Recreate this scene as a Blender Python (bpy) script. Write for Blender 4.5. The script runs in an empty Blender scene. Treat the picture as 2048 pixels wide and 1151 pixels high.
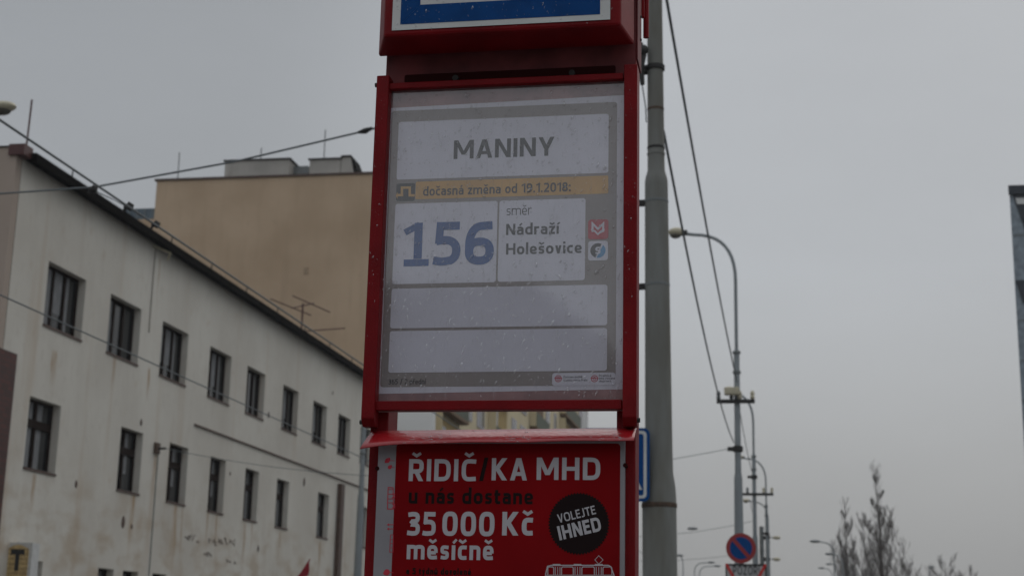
import bpy, bmesh, math, random
from mathutils import Vector, Matrix
R = math.radians
sc = bpy.context.scene
col = sc.collection
random.seed(7)

# ------------------------------------------------------------------ camera
F = 2957.0                                   # focal length in photograph pixels (2048 wide)
EYE = Vector((0, 0, 1.6))
_dz = Vector((276.0, 12475.0, -F)).normalized()
_dy = Vector((533.0, -716.5, -F)); _dy = (_dy - _dz * _dy.dot(_dz)).normalized()
_dx = _dy.cross(_dz)
ROT = Matrix((_dx, _dy, _dz))
cam_d = bpy.data.cameras.new('camera'); cam = bpy.data.objects.new('camera', cam_d); col.objects.link(cam)
cam.matrix_world = Matrix.Translation(EYE) @ ROT.to_4x4()
cam_d.sensor_width = 36.0; cam_d.lens = F / 2048 * 36.0
cam_d.clip_start = 0.1; cam_d.clip_end = 3000
cam_d.dof.use_dof = True; cam_d.dof.focus_distance = 3.12; cam_d.dof.aperture_fstop = 8.2
sc.camera = cam

def ray(px, py): return ROT @ Vector((px - 1024, 575.5 - py, -F))
def PY(px, py, Y): d = ray(px, py); return EYE + d * (Y / d.y)
def PX(px, py, X): d = ray(px, py); return EYE + d * (X / d.x)

# ------------------------------------------------------------------ sky, sun, exposure
w = bpy.data.worlds.new('World'); sc.world = w; w.use_nodes = True
nt = w.node_tree; nt.nodes.clear()
def N(t, **k):
    n = nt.nodes.new(t)
    for a, b in k.items(): setattr(n, a, b)
    return n
out = N('ShaderNodeOutputWorld'); bg = N('ShaderNodeBackground'); bg.inputs[1].default_value = 0.1
nt.links.new(bg.outputs[0], out.inputs[0])
sky = N('ShaderNodeTexSky'); sky.sky_type = 'NISHITA'; sky.sun_disc = False
SUN_EL, SUN_AZ = R(48), R(25)
sky.sun_elevation = SUN_EL; sky.sun_rotation = SUN_AZ; sky.air_density = 2; sky.dust_density = 6
tc = N('ShaderNodeTexCoord')
lobe = ray(1720, 470).normalized()           # bright lobe over the street, imitating lens vignetting in the sky colour
dot = N('ShaderNodeVectorMath', operation='DOT_PRODUCT'); dot.inputs[1].default_value = lobe
nt.links.new(tc.outputs['Generated'], dot.inputs[0])
mr = N('ShaderNodeMapRange'); mr.interpolation_type = 'SMOOTHERSTEP'
mr.inputs[1].default_value = 0.90; mr.inputs[2].default_value = 1.0
nt.links.new(dot.outputs['Value'], mr.inputs[0])
sep = N('ShaderNodeSeparateXYZ'); nt.links.new(tc.outputs['Generated'], sep.inputs[0])
hz = N('ShaderNodeMapRange'); hz.inputs[1].default_value = 0.0; hz.inputs[2].default_value = 0.24
nt.links.new(sep.outputs['Z'], hz.inputs[0])
hcol = N('ShaderNodeMix', data_type='RGBA')   # murkier near the horizon
hcol.inputs[6].default_value = (2.52, 2.53, 2.49, 1); hcol.inputs[7].default_value = (3.45, 3.63, 3.87, 1)
nt.links.new(hz.outputs[0], hcol.inputs[0])
nz = N('ShaderNodeTexNoise'); nz.inputs['Scale'].default_value = 3.0; nz.inputs['Detail'].default_value = 4
mp = N('ShaderNodeMapping'); mp.inputs['Scale'].default_value = (1, 1, 2.5)
nt.links.new(tc.outputs['Generated'], mp.inputs[0]); nt.links.new(mp.outputs[0], nz.inputs['Vector'])
nr = N('ShaderNodeMapRange'); nr.inputs[1].default_value = .3; nr.inputs[2].default_value = .7
nr.inputs[3].default_value = .955; nr.inputs[4].default_value = 1.045
nt.links.new(nz.outputs[0], nr.inputs[0])
lm = N('ShaderNodeMath', operation='MULTIPLY_ADD'); lm.inputs[1].default_value = 0.37; lm.inputs[2].default_value = 1.0
nt.links.new(mr.outputs[0], lm.inputs[0])
mm = N('ShaderNodeMath', operation='MULTIPLY'); nt.links.new(lm.outputs[0], mm.inputs[0]); nt.links.new(nr.outputs[0], mm.inputs[1])
sc1 = N('ShaderNodeVectorMath', operation='SCALE'); nt.links.new(hcol.outputs[2], sc1.inputs[0])
zen = N('ShaderNodeMapRange'); zen.inputs[1].default_value = .42; zen.inputs[2].default_value = 1.0   # overcast: brighter overhead
zen.inputs[3].default_value = 1.0; zen.inputs[4].default_value = 1.9; nt.links.new(sep.outputs['Z'], zen.inputs[0])
bk_ = N('ShaderNodeMapRange'); bk_.inputs[1].default_value = .2; bk_.inputs[2].default_value = -.8    # brightness added behind the viewer to light the notice
bk_.inputs[3].default_value = 1.0; bk_.inputs[4].default_value = 1.35; nt.links.new(sep.outputs['Y'], bk_.inputs[0])
zb = N('ShaderNodeMath', operation='MULTIPLY'); nt.links.new(zen.outputs[0], zb.inputs[0]); nt.links.new(bk_.outputs[0], zb.inputs[1])
mm2 = N('ShaderNodeMath', operation='MULTIPLY'); nt.links.new(mm.outputs[0], mm2.inputs[0]); nt.links.new(zb.outputs[0], mm2.inputs[1])
mx = N('ShaderNodeMix', data_type='RGBA'); mx.inputs[0].default_value = 0.96
nt.links.new(mm2.outputs[0], sc1.inputs['Scale']); nt.links.new(sky.outputs[0], mx.inputs[6]); nt.links.new(sc1.outputs[0], mx.inputs[7]); nt.links.new(mx.outputs[2], bg.inputs[0])

sl = bpy.data.lights.new('sun', 'SUN'); so = bpy.data.objects.new('sun', sl); col.objects.link(so)
sl.energy = 0.5; sl.angle = R(60); sl.color = (1, .97, .93)
so.rotation_euler = (R(90) - SUN_EL, 0, math.pi - SUN_AZ)
sc.view_settings.view_transform = 'Standard'; sc.view_settings.look = 'None'
sc.view_settings.exposure = -0.07; sc.view_settings.gamma = 1.0
sc.cycles.max_bounces = 8; sc.cycles.transparent_max_bounces = 16

# ------------------------------------------------------------------ materials
def mat(name, c, rough=.7, var=0.0, scale=4.0, stretch=(1, 1, 1), metallic=0, coat=0, bump=0, bscale=60, emit=None, c2=None, spec=.5):
    m = bpy.data.materials.new(name); m.use_nodes = True
    t = m.node_tree; p = t.nodes['Principled BSDF']
    p.inputs['Base Color'].default_value = (*c, 1); p.inputs['Roughness'].default_value = rough
    p.inputs['Metallic'].default_value = metallic; p.inputs['Coat Weight'].default_value = coat
    p.inputs['Coat Roughness'].default_value = .08; p.inputs['Specular IOR Level'].default_value = spec
    co = t.nodes.new('ShaderNodeTexCoord')
    if var or c2:
        mp_ = t.nodes.new('ShaderNodeMapping'); mp_.inputs['Scale'].default_value = stretch
        n = t.nodes.new('ShaderNodeTexNoise'); n.inputs['Scale'].default_value = scale; n.inputs['Detail'].default_value = 6
        t.links.new(co.outputs['Object'], mp_.inputs[0]); t.links.new(mp_.outputs[0], n.inputs['Vector'])
        rp = t.nodes.new('ShaderNodeValToRGB')
        rp.color_ramp.elements[0].position = .32; rp.color_ramp.elements[1].position = .68
        k2 = c2 if c2 else tuple(v * (1 - var) for v in c)
        rp.color_ramp.elements[0].color = (*k2, 1)
        rp.color_ramp.elements[1].color = (*(c if c2 else tuple(min(1, v * (1 + var * .5)) for v in c)), 1)
        t.links.new(n.outputs[0], rp.inputs[0]); t.links.new(rp.outputs[0], p.inputs['Base Color'])
    if bump:
        n2 = t.nodes.new('ShaderNodeTexNoise'); n2.inputs['Scale'].default_value = bscale; n2.inputs['Detail'].default_value = 3
        t.links.new(co.outputs['Object'], n2.inputs['Vector'])
        b = t.nodes.new('ShaderNodeBump'); b.inputs['Strength'].default_value = bump; b.inputs['Distance'].default_value = .01
        t.links.new(n2.outputs[0], b.inputs['Height']); t.links.new(b.outputs[0], p.inputs['Normal'])
    if emit:
        p.inputs['Emission Color'].default_value = (*c, 1); p.inputs['Emission Strength'].default_value = emit
    return m

STAINS = []        # (px, py of the top, py of the foot) of the rusty runs under sills and the wall anchor
def wall_mat(name, base, dirt, rust, amount=.5, runs=False):
    """plaster: blotches, rain streaks and rusty runs"""
    m = bpy.data.materials.new(name); m.use_nodes = True
    t = m.node_tree; p = t.nodes['Principled BSDF']; p.inputs['Roughness'].default_value = .9; p.inputs['Specular IOR Level'].default_value = .2
    co = t.nodes.new('ShaderNodeTexCoord')
    def noise(scale, stretch, lo, hi, det=5):
        mp_ = t.nodes.new('ShaderNodeMapping'); mp_.inputs['Scale'].default_value = stretch
        n = t.nodes.new('ShaderNodeTexNoise'); n.inputs['Scale'].default_value = scale; n.inputs['Detail'].default_value = det
        t.links.new(co.outputs['Object'], mp_.inputs[0]); t.links.new(mp_.outputs[0], n.inputs['Vector'])
        r = t.nodes.new('ShaderNodeMapRange'); r.inputs[1].default_value = lo; r.inputs[2].default_value = hi
        t.links.new(n.outputs[0], r.inputs[0]); return r.outputs[0]
    def mixc(f, a, b, k):
        mu = t.nodes.new('ShaderNodeMath'); mu.operation = 'MULTIPLY'; mu.inputs[1].default_value = k; t.links.new(f, mu.inputs[0])
        x = t.nodes.new('ShaderNodeMix'); x.data_type = 'RGBA'; t.links.new(mu.outputs[0], x.inputs[0])
        if isinstance(a, tuple): x.inputs[6].default_value = (*a, 1)
        else: t.links.new(a, x.inputs[6])
        x.inputs[7].default_value = (*b, 1); return x.outputs[2]
    c = mixc(noise(.35, (1, 1, 1), .35, .7), base, dirt, amount)
    c = mixc(noise(1.3, (1.6, 1.6, .22), .5, .75), c, dirt, amount * .45)
    c = mixc(noise(.8, (1.5, 1.5, .12), .6, .75), c, rust, .55 * amount)
    c = mixc(noise(2.2, (1, 1, .9), .62, .74, 8), c, rust, .3 * amount)
    if runs:
        c = mixc(noise(5.5, (1, 1, .5), .55, .78, 6), c, dirt, .6)
        geo = t.nodes.new('ShaderNodeNewGeometry'); sx = t.nodes.new('ShaderNodeSeparateXYZ'); t.links.new(geo.outputs['Position'], sx.inputs[0])
        def mth(op, a, b):
            n = t.nodes.new('ShaderNodeMath'); n.operation = op; n.use_clamp = False
            for i, v in enumerate((a, b)):
                if isinstance(v, (int, float)): n.inputs[i].default_value = v
                else: t.links.new(v, n.inputs[i])
            return n.outputs[0]
        def rng(v, a, b):
            n = t.nodes.new('ShaderNodeMapRange'); n.interpolation_type = 'SMOOTHSTEP'; n.inputs[1].default_value = a; n.inputs[2].default_value = b; t.links.new(v, n.inputs[0]); return n.outputs[0]
        wob = mth('MULTIPLY', mth('SUBTRACT', noise(.9, (1, 1, 1), 0, 1), .5), .35)
        brk = noise(2.6, (3, 3, .6), .25, .6)
        for px, pt, pf, hw in ((312, 905, 985, .16), (268, 985, 1130, .22), (353, 1008, 1150, .12), (366, 1008, 1150, .07), (416, 1020, 1110, .12), (434, 1026, 1120, .10), (490, 1045, 1151, .16), (505, 1045, 1110, .08), (560, 1060, 1120, .12), (640, 1080, 1151, .2), (110, 700, 760, .2), (320, 515, 640, .05), (230, 712, 760, .12), (300, 735, 790, .12), (70, 945, 1010, .14)):
            a = PX(px, pt, -16.0); b = PX(px, pf, -16.0)
            d = mth('ABSOLUTE', mth('SUBTRACT', mth('ADD', sx.outputs[1], wob), a.y), 0)
            k = mth('MULTIPLY', mth('MULTIPLY', rng(d, hw, hw * .15), rng(sx.outputs[2], a.z + .05, a.z - .1)), rng(sx.outputs[2], b.z - .3, a.z - .2))
            c = mixc(mth('MULTIPLY', k, brk), c, (.36, .22, .10), .8)
        low = rng(sx.outputs[2], 6.2, 3.4)           # patched, weathered zone of the ground storey
        c = mixc(mth('MULTIPLY', low, noise(1.1, (.8, .8, 1.6), .46, .66, 7)), c, (.44, .34, .235), .6)
    t.links.new(c, p.inputs['Base Color'])
    n2 = t.nodes.new('ShaderNodeTexNoise'); n2.inputs['Scale'].default_value = 14; t.links.new(co.outputs['Object'], n2.inputs['Vector'])
    b = t.nodes.new('ShaderNodeBump'); b.inputs['Strength'].default_value = .25; b.inputs['Distance'].default_value = .02
    t.links.new(n2.outputs[0], b.inputs['Height']); t.links.new(b.outputs[0], p.inputs['Normal'])
    return m

def brick_mat(name, a, b, mortar, scale):
    m = bpy.data.materials.new(name); m.use_nodes = True; t = m.node_tree; p = t.nodes['Principled BSDF']
    p.inputs['Roughness'].default_value = .6
    co = t.nodes.new('ShaderNodeTexCoord'); se = t.nodes.new('ShaderNodeSeparateXYZ'); cb = t.nodes.new('ShaderNodeCombineXYZ')
    ad = t.nodes.new('ShaderNodeMath')
    t.links.new(co.outputs['Object'], se.inputs[0]); t.links.new(se.outputs[0], ad.inputs[0]); t.links.new(se.outputs[1], ad.inputs[1])
    t.links.new(ad.outputs[0], cb.inputs[0]); t.links.new(se.outputs[2], cb.inputs[1])
    br = t.nodes.new('ShaderNodeTexBrick'); br.inputs['Scale'].default_value = scale
    br.inputs['Color1'].default_value = (*a, 1); br.inputs['Color2'].default_value = (*b, 1); br.inputs['Mortar'].default_value = (*mortar, 1)
    t.links.new(cb.outputs[0], br.inputs['Vector']); t.links.new(br.outputs[0], p.inputs['Base Color'])
    return m

def pane_mat(name, refl, veil, tint=(.97, .97, .98)):
    """clear plastic: a Fresnel-like sky reflection over the print, plus a thin film of grime"""
    m = bpy.data.materials.new(name); m.use_nodes = True; t = m.node_tree; t.nodes.clear()
    o = t.nodes.new('ShaderNodeOutputMaterial'); tr = t.nodes.new('ShaderNodeBsdfTransparent'); tr.inputs[0].default_value = (*tint, 1)
    gl = t.nodes.new('ShaderNodeBsdfGlossy'); gl.inputs['Roughness'].default_value = .05
    df = t.nodes.new('ShaderNodeBsdfDiffuse'); df.inputs[0].default_value = (.5, .48, .5, 1)
    co = t.nodes.new('ShaderNodeTexCoord'); n = t.nodes.new('ShaderNodeTexNoise'); n.inputs['Scale'].default_value = 9; n.inputs['Detail'].default_value = 7
    t.links.new(co.outputs['Object'], n.inputs['Vector'])
    r = t.nodes.new('ShaderNodeMapRange'); r.inputs[1].default_value = .3; r.inputs[2].default_value = .75
    r.inputs[3].default_value = veil * .7; r.inputs[4].default_value = veil * 1.35; t.links.new(n.outputs[0], r.inputs[0])
    mp_ = t.nodes.new('ShaderNodeMapping'); mp_.inputs['Rotation'].default_value = (0, .45, 0); mp_.inputs['Scale'].default_value = (1, 1, .22)
    n3 = t.nodes.new('ShaderNodeTexNoise'); n3.inputs['Scale'].default_value = 120; n3.inputs['Detail'].default_value = 3
    t.links.new(co.outputs['Object'], mp_.inputs[0]); t.links.new(mp_.outputs[0], n3.inputs['Vector'])
    r3 = t.nodes.new('ShaderNodeMapRange'); r3.inputs[1].default_value = .58; r3.inputs[2].default_value = .78; r3.inputs[3].default_value = 0; r3.inputs[4].default_value = .16
    t.links.new(n3.outputs[0], r3.inputs[0]); ad_ = t.nodes.new('ShaderNodeMath'); t.links.new(r.outputs[0], ad_.inputs[0]); t.links.new(r3.outputs[0], ad_.inputs[1])
    a = t.nodes.new('ShaderNodeMixShader'); b = t.nodes.new('ShaderNodeMixShader')
    t.links.new(ad_.outputs[0], a.inputs[0]); t.links.new(tr.outputs[0], a.inputs[1]); t.links.new(df.outputs[0], a.inputs[2])
    b.inputs[0].default_value = refl; t.links.new(a.outputs[0], b.inputs[1]); t.links.new(gl.outputs[0], b.inputs[2])
    t.links.new(b.outputs[0], o.inputs[0]); return m

def drop_mat(name):
    m = bpy.data.materials.new(name); m.use_nodes = True; t = m.node_tree; t.nodes.clear()
    o = t.nodes.new('ShaderNodeOutputMaterial'); rf = t.nodes.new('ShaderNodeBsdfRefraction'); rf.inputs['IOR'].default_value = 1.33
    rf.inputs['Roughness'].default_value = .02
    tr = t.nodes.new('ShaderNodeBsdfTransparent')
    gl = t.nodes.new('ShaderNodeBsdfGlossy'); gl.inputs['Roughness'].default_value = .03
    a = t.nodes.new('ShaderNodeMixShader'); a.inputs[0].default_value = .35
    b = t.nodes.new('ShaderNodeMixShader'); b.inputs[0].default_value = .25
    t.links.new(tr.outputs[0], a.inputs[1]); t.links.new(rf.outputs[0], a.inputs[2])
    t.links.new(a.outputs[0], b.inputs[1]); t.links.new(gl.outputs[0], b.inputs[2])
    t.links.new(b.outputs[0], o.inputs[0]); return m

M = dict(
    red=mat('red_enamel', (.20, .004, .007), .5, .25, 9, bump=.12, bscale=240, spec=.16),
    red_wet=mat('wet_red_enamel', (.42, .010, .016), .35, .2, 12, coat=.6, bump=.2, bscale=90),
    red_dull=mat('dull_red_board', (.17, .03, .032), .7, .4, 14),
    board=mat('faded_pink_board', (.45, .25, .24), .8, .3, 16, c2=(.26, .15, .15)),
    dark=mat('dark_maroon_shadow_gap', (.035, .008, .008), .9, spec=.05), black=mat('black_enamel', (.015, .014, .014), .6),
    white=mat('white_enamel', (.62, .62, .60), .45, .12, 6),
    paper=mat('white_print_paper', (.80, .785, .86), .8, .05, 5),
    taupe=mat('taupe_print', (.335, .295, .275), .8, .08, 5),
    ink=mat('black_ink', (.034, .034, .034), .8),
    inkblue=mat('blue_ink', (.006, .088, .33), .8, .1, 20),
    orange=mat('orange_print', (.72, .415, .115), .8, .08, 12),
    redink=mat('red_logo_ink', (.55, .035, .06), .8),
    sky_ink=mat('light_blue_ink', (.09, .34, .62), .8),
    signblue=mat('road_sign_blue', (.004, .06, .22), .6, .15, 20, spec=.12),
    postersheet=mat('shaded_white_poster_sheet', (.33, .315, .33), .8, .15, 5, spec=.1), posterred=mat('red_print', (.225, .0035, .006), .8, .2, 5, spec=.08),  # white sheet greyed: the shade below the canopy is put into its colour
    posterwhite=mat('white_print', (.51, .49, .51), .8, spec=.1),
    posterblack=mat('black_print', (.016, .009, .009), .8, spec=.1),
    steel=mat('galvanised_steel', (.20, .215, .215), .55, .2, 5, metallic=.25),
    pole=mat('grey_painted_pole', (.225, .233, .22), .7, .25, 3.5, (1.6, 1.6, .30), c2=(.140, .133, .108), bump=.1, bscale=20),
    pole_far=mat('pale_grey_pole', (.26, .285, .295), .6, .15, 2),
    rust=mat('rusty_band', (.10, .065, .045), .8, .4, 20),
    iron=mat('dark_iron', (.03, .028, .026), .7),
    wire=mat('weathered_cable', (.15, .165, .17), .6, spec=.3),
    lampcream=mat('cream_lamp_cover', (.55, .50, .36), .5, .15, 6),
    lampglass=mat('dim_lamp_glass', (.12, .11, .09), .2),
    plaster=wall_mat('dirty_white_plaster', (.70, .67, .60), (.55, .51, .445), (.46, .33, .21), .75, True),
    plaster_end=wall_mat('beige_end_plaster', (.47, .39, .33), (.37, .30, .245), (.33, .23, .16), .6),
    tan=wall_mat('tan_plaster', (.62, .465, .32), (.48, .345, .225), (.41, .29, .195), .9),
    cream=wall_mat('cream_plaster', (.70, .60, .40), (.6, .52, .36), (.4, .3, .2), .5),
    ochre=mat('ochre_plaster', (.50, .36, .15), .9, .15, 2),
    palewall=wall_mat('pale_grey_plaster', (.80, .80, .78), (.74, .74, .72), (.5, .48, .44), .4),
    eave=mat('dark_eave_tin', (.007, .006, .0055), .9, .2, 2, spec=.05),
    oxblood=mat('oxblood_tin', (.085, .024, .02), .5, .2, 6),
    frame=mat('dark_brown_window_frame', (.020, .012, .009), .7, spec=.1),
    sill=mat('brown_sill', (.10, .06, .045), .6, .3, 5),
    glass=mat('dark_window_glass', (.035, .038, .04), .12, .5, .7, spec=.6),
    curtain=mat('grey_net_curtain', (.23, .235, .24), .9, .35, 6, (8, 8, .6)),
    brick=brick_mat('brown_red_tiles', (.095, .024, .017), (.055, .018, .013), (.04, .024, .02), 2.2),
    concrete=wall_mat('grey_concrete', (.56, .535, .49), (.36, .34, .31), (.26, .22, .19), .9),
    bluetin=mat('blue_grey_tin', (.075, .115, .145), .45, .25, 2, (1, 1, 1)),
    bark=mat('bare_bark', (.080, .063, .053), .9, .3, 3),
    mesh=mat('grey_perforated_cladding', (.25, .295, .335), .5, .35, 5),
    darkglass=mat('dark_glazing', (.012, .018, .028), .15),
    green=mat('dark_green_railing', (.10, .115, .075), .7, .2, 3),
    brown=mat('brown_loggia', (.20, .13, .075), .9, .2, 2),
    asphalt=mat('wet_asphalt', (.05, .05, .052), .6, .3, 2),
    paving=mat('grey_paving', (.20, .20, .195), .8, .25, 3),
    amber=mat('backlit_amber_panel', (.52, .38, .18), .6, .35, 8, emit=.08),
    flag=mat('red_cloth', (.26, .012, .022), .8, .2, 6),
    backhouse=wall_mat('brown_grey_render', (.10, .085, .085), (.07, .06, .06), (.15, .1, .08), .5),
    pane=pane_mat('grimy_clear_pane', .14, .11),
    drop=drop_mat('raindrop_water'),
)

# ------------------------------------------------------------------ mesh helpers
class MB:
    def __init__(s): s.v = []; s.f = []
    def add(s, vs, fs):
        k = len(s.v); s.v += [tuple(p) for p in vs]; s.f += [tuple(i + k for i in f) for f in fs]; return s
    def box(s, a, b):
        x0, y0, z0 = a; x1, y1, z1 = b
        return s.add([(x0, y0, z0), (x1, y0, z0), (x1, y1, z0), (x0, y1, z0), (x0, y0, z1), (x1, y0, z1), (x1, y1, z1), (x0, y1, z1)],
                     [(0, 3, 2, 1), (4, 5, 6, 7), (0, 1, 5, 4), (1, 2, 6, 5), (2, 3, 7, 6), (3, 0, 4, 7)])
    def quad(s, *p): return s.add(p, [tuple(range(len(p)))])
    def prism(s, pts, axis, a, b):
        """pts: 2-D outline; axis: the direction it is pushed along, from a to b"""
        n = len(pts)
        def q(u, v, c): return {'x': (c, u, v), 'y': (u, c, v), 'z': (u, v, c)}[axis]
        vs = [q(u, v, a) for u, v in pts] + [q(u, v, b) for u, v in pts]
        fs = [tuple(range(n - 1, -1, -1)), tuple(range(n, 2 * n))] + [(i, (i + 1) % n, n + (i + 1) % n, n + i) for i in range(n)]
        return s.add(vs, fs)
    def tube(s, pts, r, n=8, cap=True):
        pts = [Vector(p) for p in pts]; k = len(s.v); m = len(pts)
        rs = r if isinstance(r, (list, tuple)) else [r] * m
        prev = None
        for i, p in enumerate(pts):
            d = (pts[min(i + 1, m - 1)] - pts[max(i - 1, 0)]).normalized()
            if prev is None:
                u = d.orthogonal().normalized()
            else:
                u = (prev - d * prev.dot(d)).normalized()
            prev = u; v = d.cross(u)
            for j in range(n):
                a = 2 * math.pi * j / n; s.v.append(tuple(p + (u * math.cos(a) + v * math.sin(a)) * rs[i]))
        for i in range(m - 1):
            for j in range(n):
                a = k + i * n + j; b = k + i * n + (j + 1) % n; s.f.append((a, b, b + n, a + n))
        if cap:
            s.f.append(tuple(k + j for j in range(n - 1, -1, -1))); s.f.append(tuple(k + (m - 1) * n + j for j in range(n)))
        return s
    def lathe(s, c, prof, n=20):
        """prof: (radius, z) from bottom to top"""
        k = len(s.v); m = len(prof)
        for r, z in prof:
            for j in range(n):
                a = 2 * math.pi * j / n; s.v.append((c[0] + r * math.cos(a), c[1] + r * math.sin(a), z))
        for i in range(m - 1):
            for j in range(n):
                a = k + i * n + j; b = k + i * n + (j + 1) % n; s.f.append((a, b, b + n, a + n))
        s.f.append(tuple(k + j for j in range(n - 1, -1, -1))); s.f.append(tuple(k + (m - 1) * n + j for j in range(n)))
        return s
    def ball(s, c, rx, ry, rz, nu=10, nv=6):
        k = len(s.v)
        for i in range(nv + 1):
            t = math.pi * i / nv
            for j in range(nu):
                a = 2 * math.pi * j / nu
                s.v.append((c[0] + rx * math.sin(t) * math.cos(a), c[1] + ry * math.sin(t) * math.sin(a), c[2] - rz * math.cos(t)))
        for i in range(nv):
            for j in range(nu):
                a = k + i * nu + j; b = k + i * nu + (j + 1) % nu; s.f.append((a, b, b + nu, a + nu))
        return s
    def build(s, name, m, parent=None, smooth=False, bevel=0):
        me = bpy.data.meshes.new(name)
        o = bpy.data.objects.new(name, me); col.objects.link(o)
        org = Vector((0, 0, 0))
        if parent is None and s.v:
            xs = [p[0] for p in s.v]; ys = [p[1] for p in s.v]; zs = [p[2] for p in s.v]
            org = Vector(((min(xs) + max(xs)) / 2, (min(ys) + max(ys)) / 2, min(zs)))
        elif parent is not None:
            q = parent
            while q is not None: org += q.location; q = q.parent
        me.from_pydata([tuple(Vector(p) - org) for p in s.v], [], s.f); me.update()
        if parent is None: o.location = org
        else: o.parent = parent
        me.materials.append(m)
        if smooth:
            for p in me.polygons: p.use_smooth = True
            try: me.set_sharp_from_angle(angle=R(40))
            except Exception: pass
        if bevel:
            b = o.modifiers.new('bevel', 'BEVEL'); b.width = bevel; b.segments = 2; b.limit_method = 'ANGLE'
        return o
def tag(o, label=None, cat=None, group=None, kind=None):
    if label: o['label'] = label
    if cat: o['category'] = cat
    if group: o['group'] = group
    if kind: o['kind'] = kind
    return o
def thing(name, loc, label, cat, group=None):
    o = bpy.data.objects.new(name, None); col.objects.link(o); o.location = loc; o.empty_display_size = .2
    return tag(o, label, cat, group)

# ------------------------------------------------------------------ stroke lettering
def seg(pts, w, closed=False):
    """a thick line through 2-D points as one polygon strip (list of quads)"""
    pts = [Vector(p) for p in pts]
    q = [pts[0]]
    for p in pts[1:]:
        if (p - q[-1]).length > 1e-5: q.append(p)
    if closed and (q[0] - q[-1]).length < 1e-5: q.pop()
    n = len(q); L = []; Rr = []
    for i in range(n):
        if closed: a, b, c = q[i - 1], q[i], q[(i + 1) % n]
        else: a, b, c = q[max(i - 1, 0)], q[i], q[min(i + 1, n - 1)]
        d1 = (b - a); d2 = (c - b)
        if d1.length < 1e-9: d1 = d2
        if d2.length < 1e-9: d2 = d1
        d1 = d1.normalized(); d2 = d2.normalized()
        n1 = Vector((-d1.y, d1.x)); n2 = Vector((-d2.y, d2.x)); m = (n1 + n2)
        m = m.normalized() if m.length > 1e-6 else n1
        k = w / 2 / max(.35, m.dot(n1))
        L.append(b + m * k); Rr.append(b - m * k)
    out = []
    for i in range(n if closed else n - 1):
        j = (i + 1) % n; out.append([L[i], Rr[i], Rr[j], L[j]])
    return out
def arc(cx, cy, rx, ry, a0, a1, n=9, p=2.4):
    o = []
    for i in range(n + 1):
        a = R(a0 + (a1 - a0) * i / n); c, s_ = math.cos(a), math.sin(a)
        o.append((cx + rx * math.copysign(abs(c) ** (2 / p), c), cy + ry * math.copysign(abs(s_) ** (2 / p), s_)))
    return o
def dg(x0, y0, x1, y1, w):
    h = w / 2 * math.hypot(x1 - x0, y1 - y0) / abs(y1 - y0)
    return [[Vector((x0 - h, y0)), Vector((x0 + h, y0)), Vector((x1 + h, y1)), Vector((x1 - h, y1))]]

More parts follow.
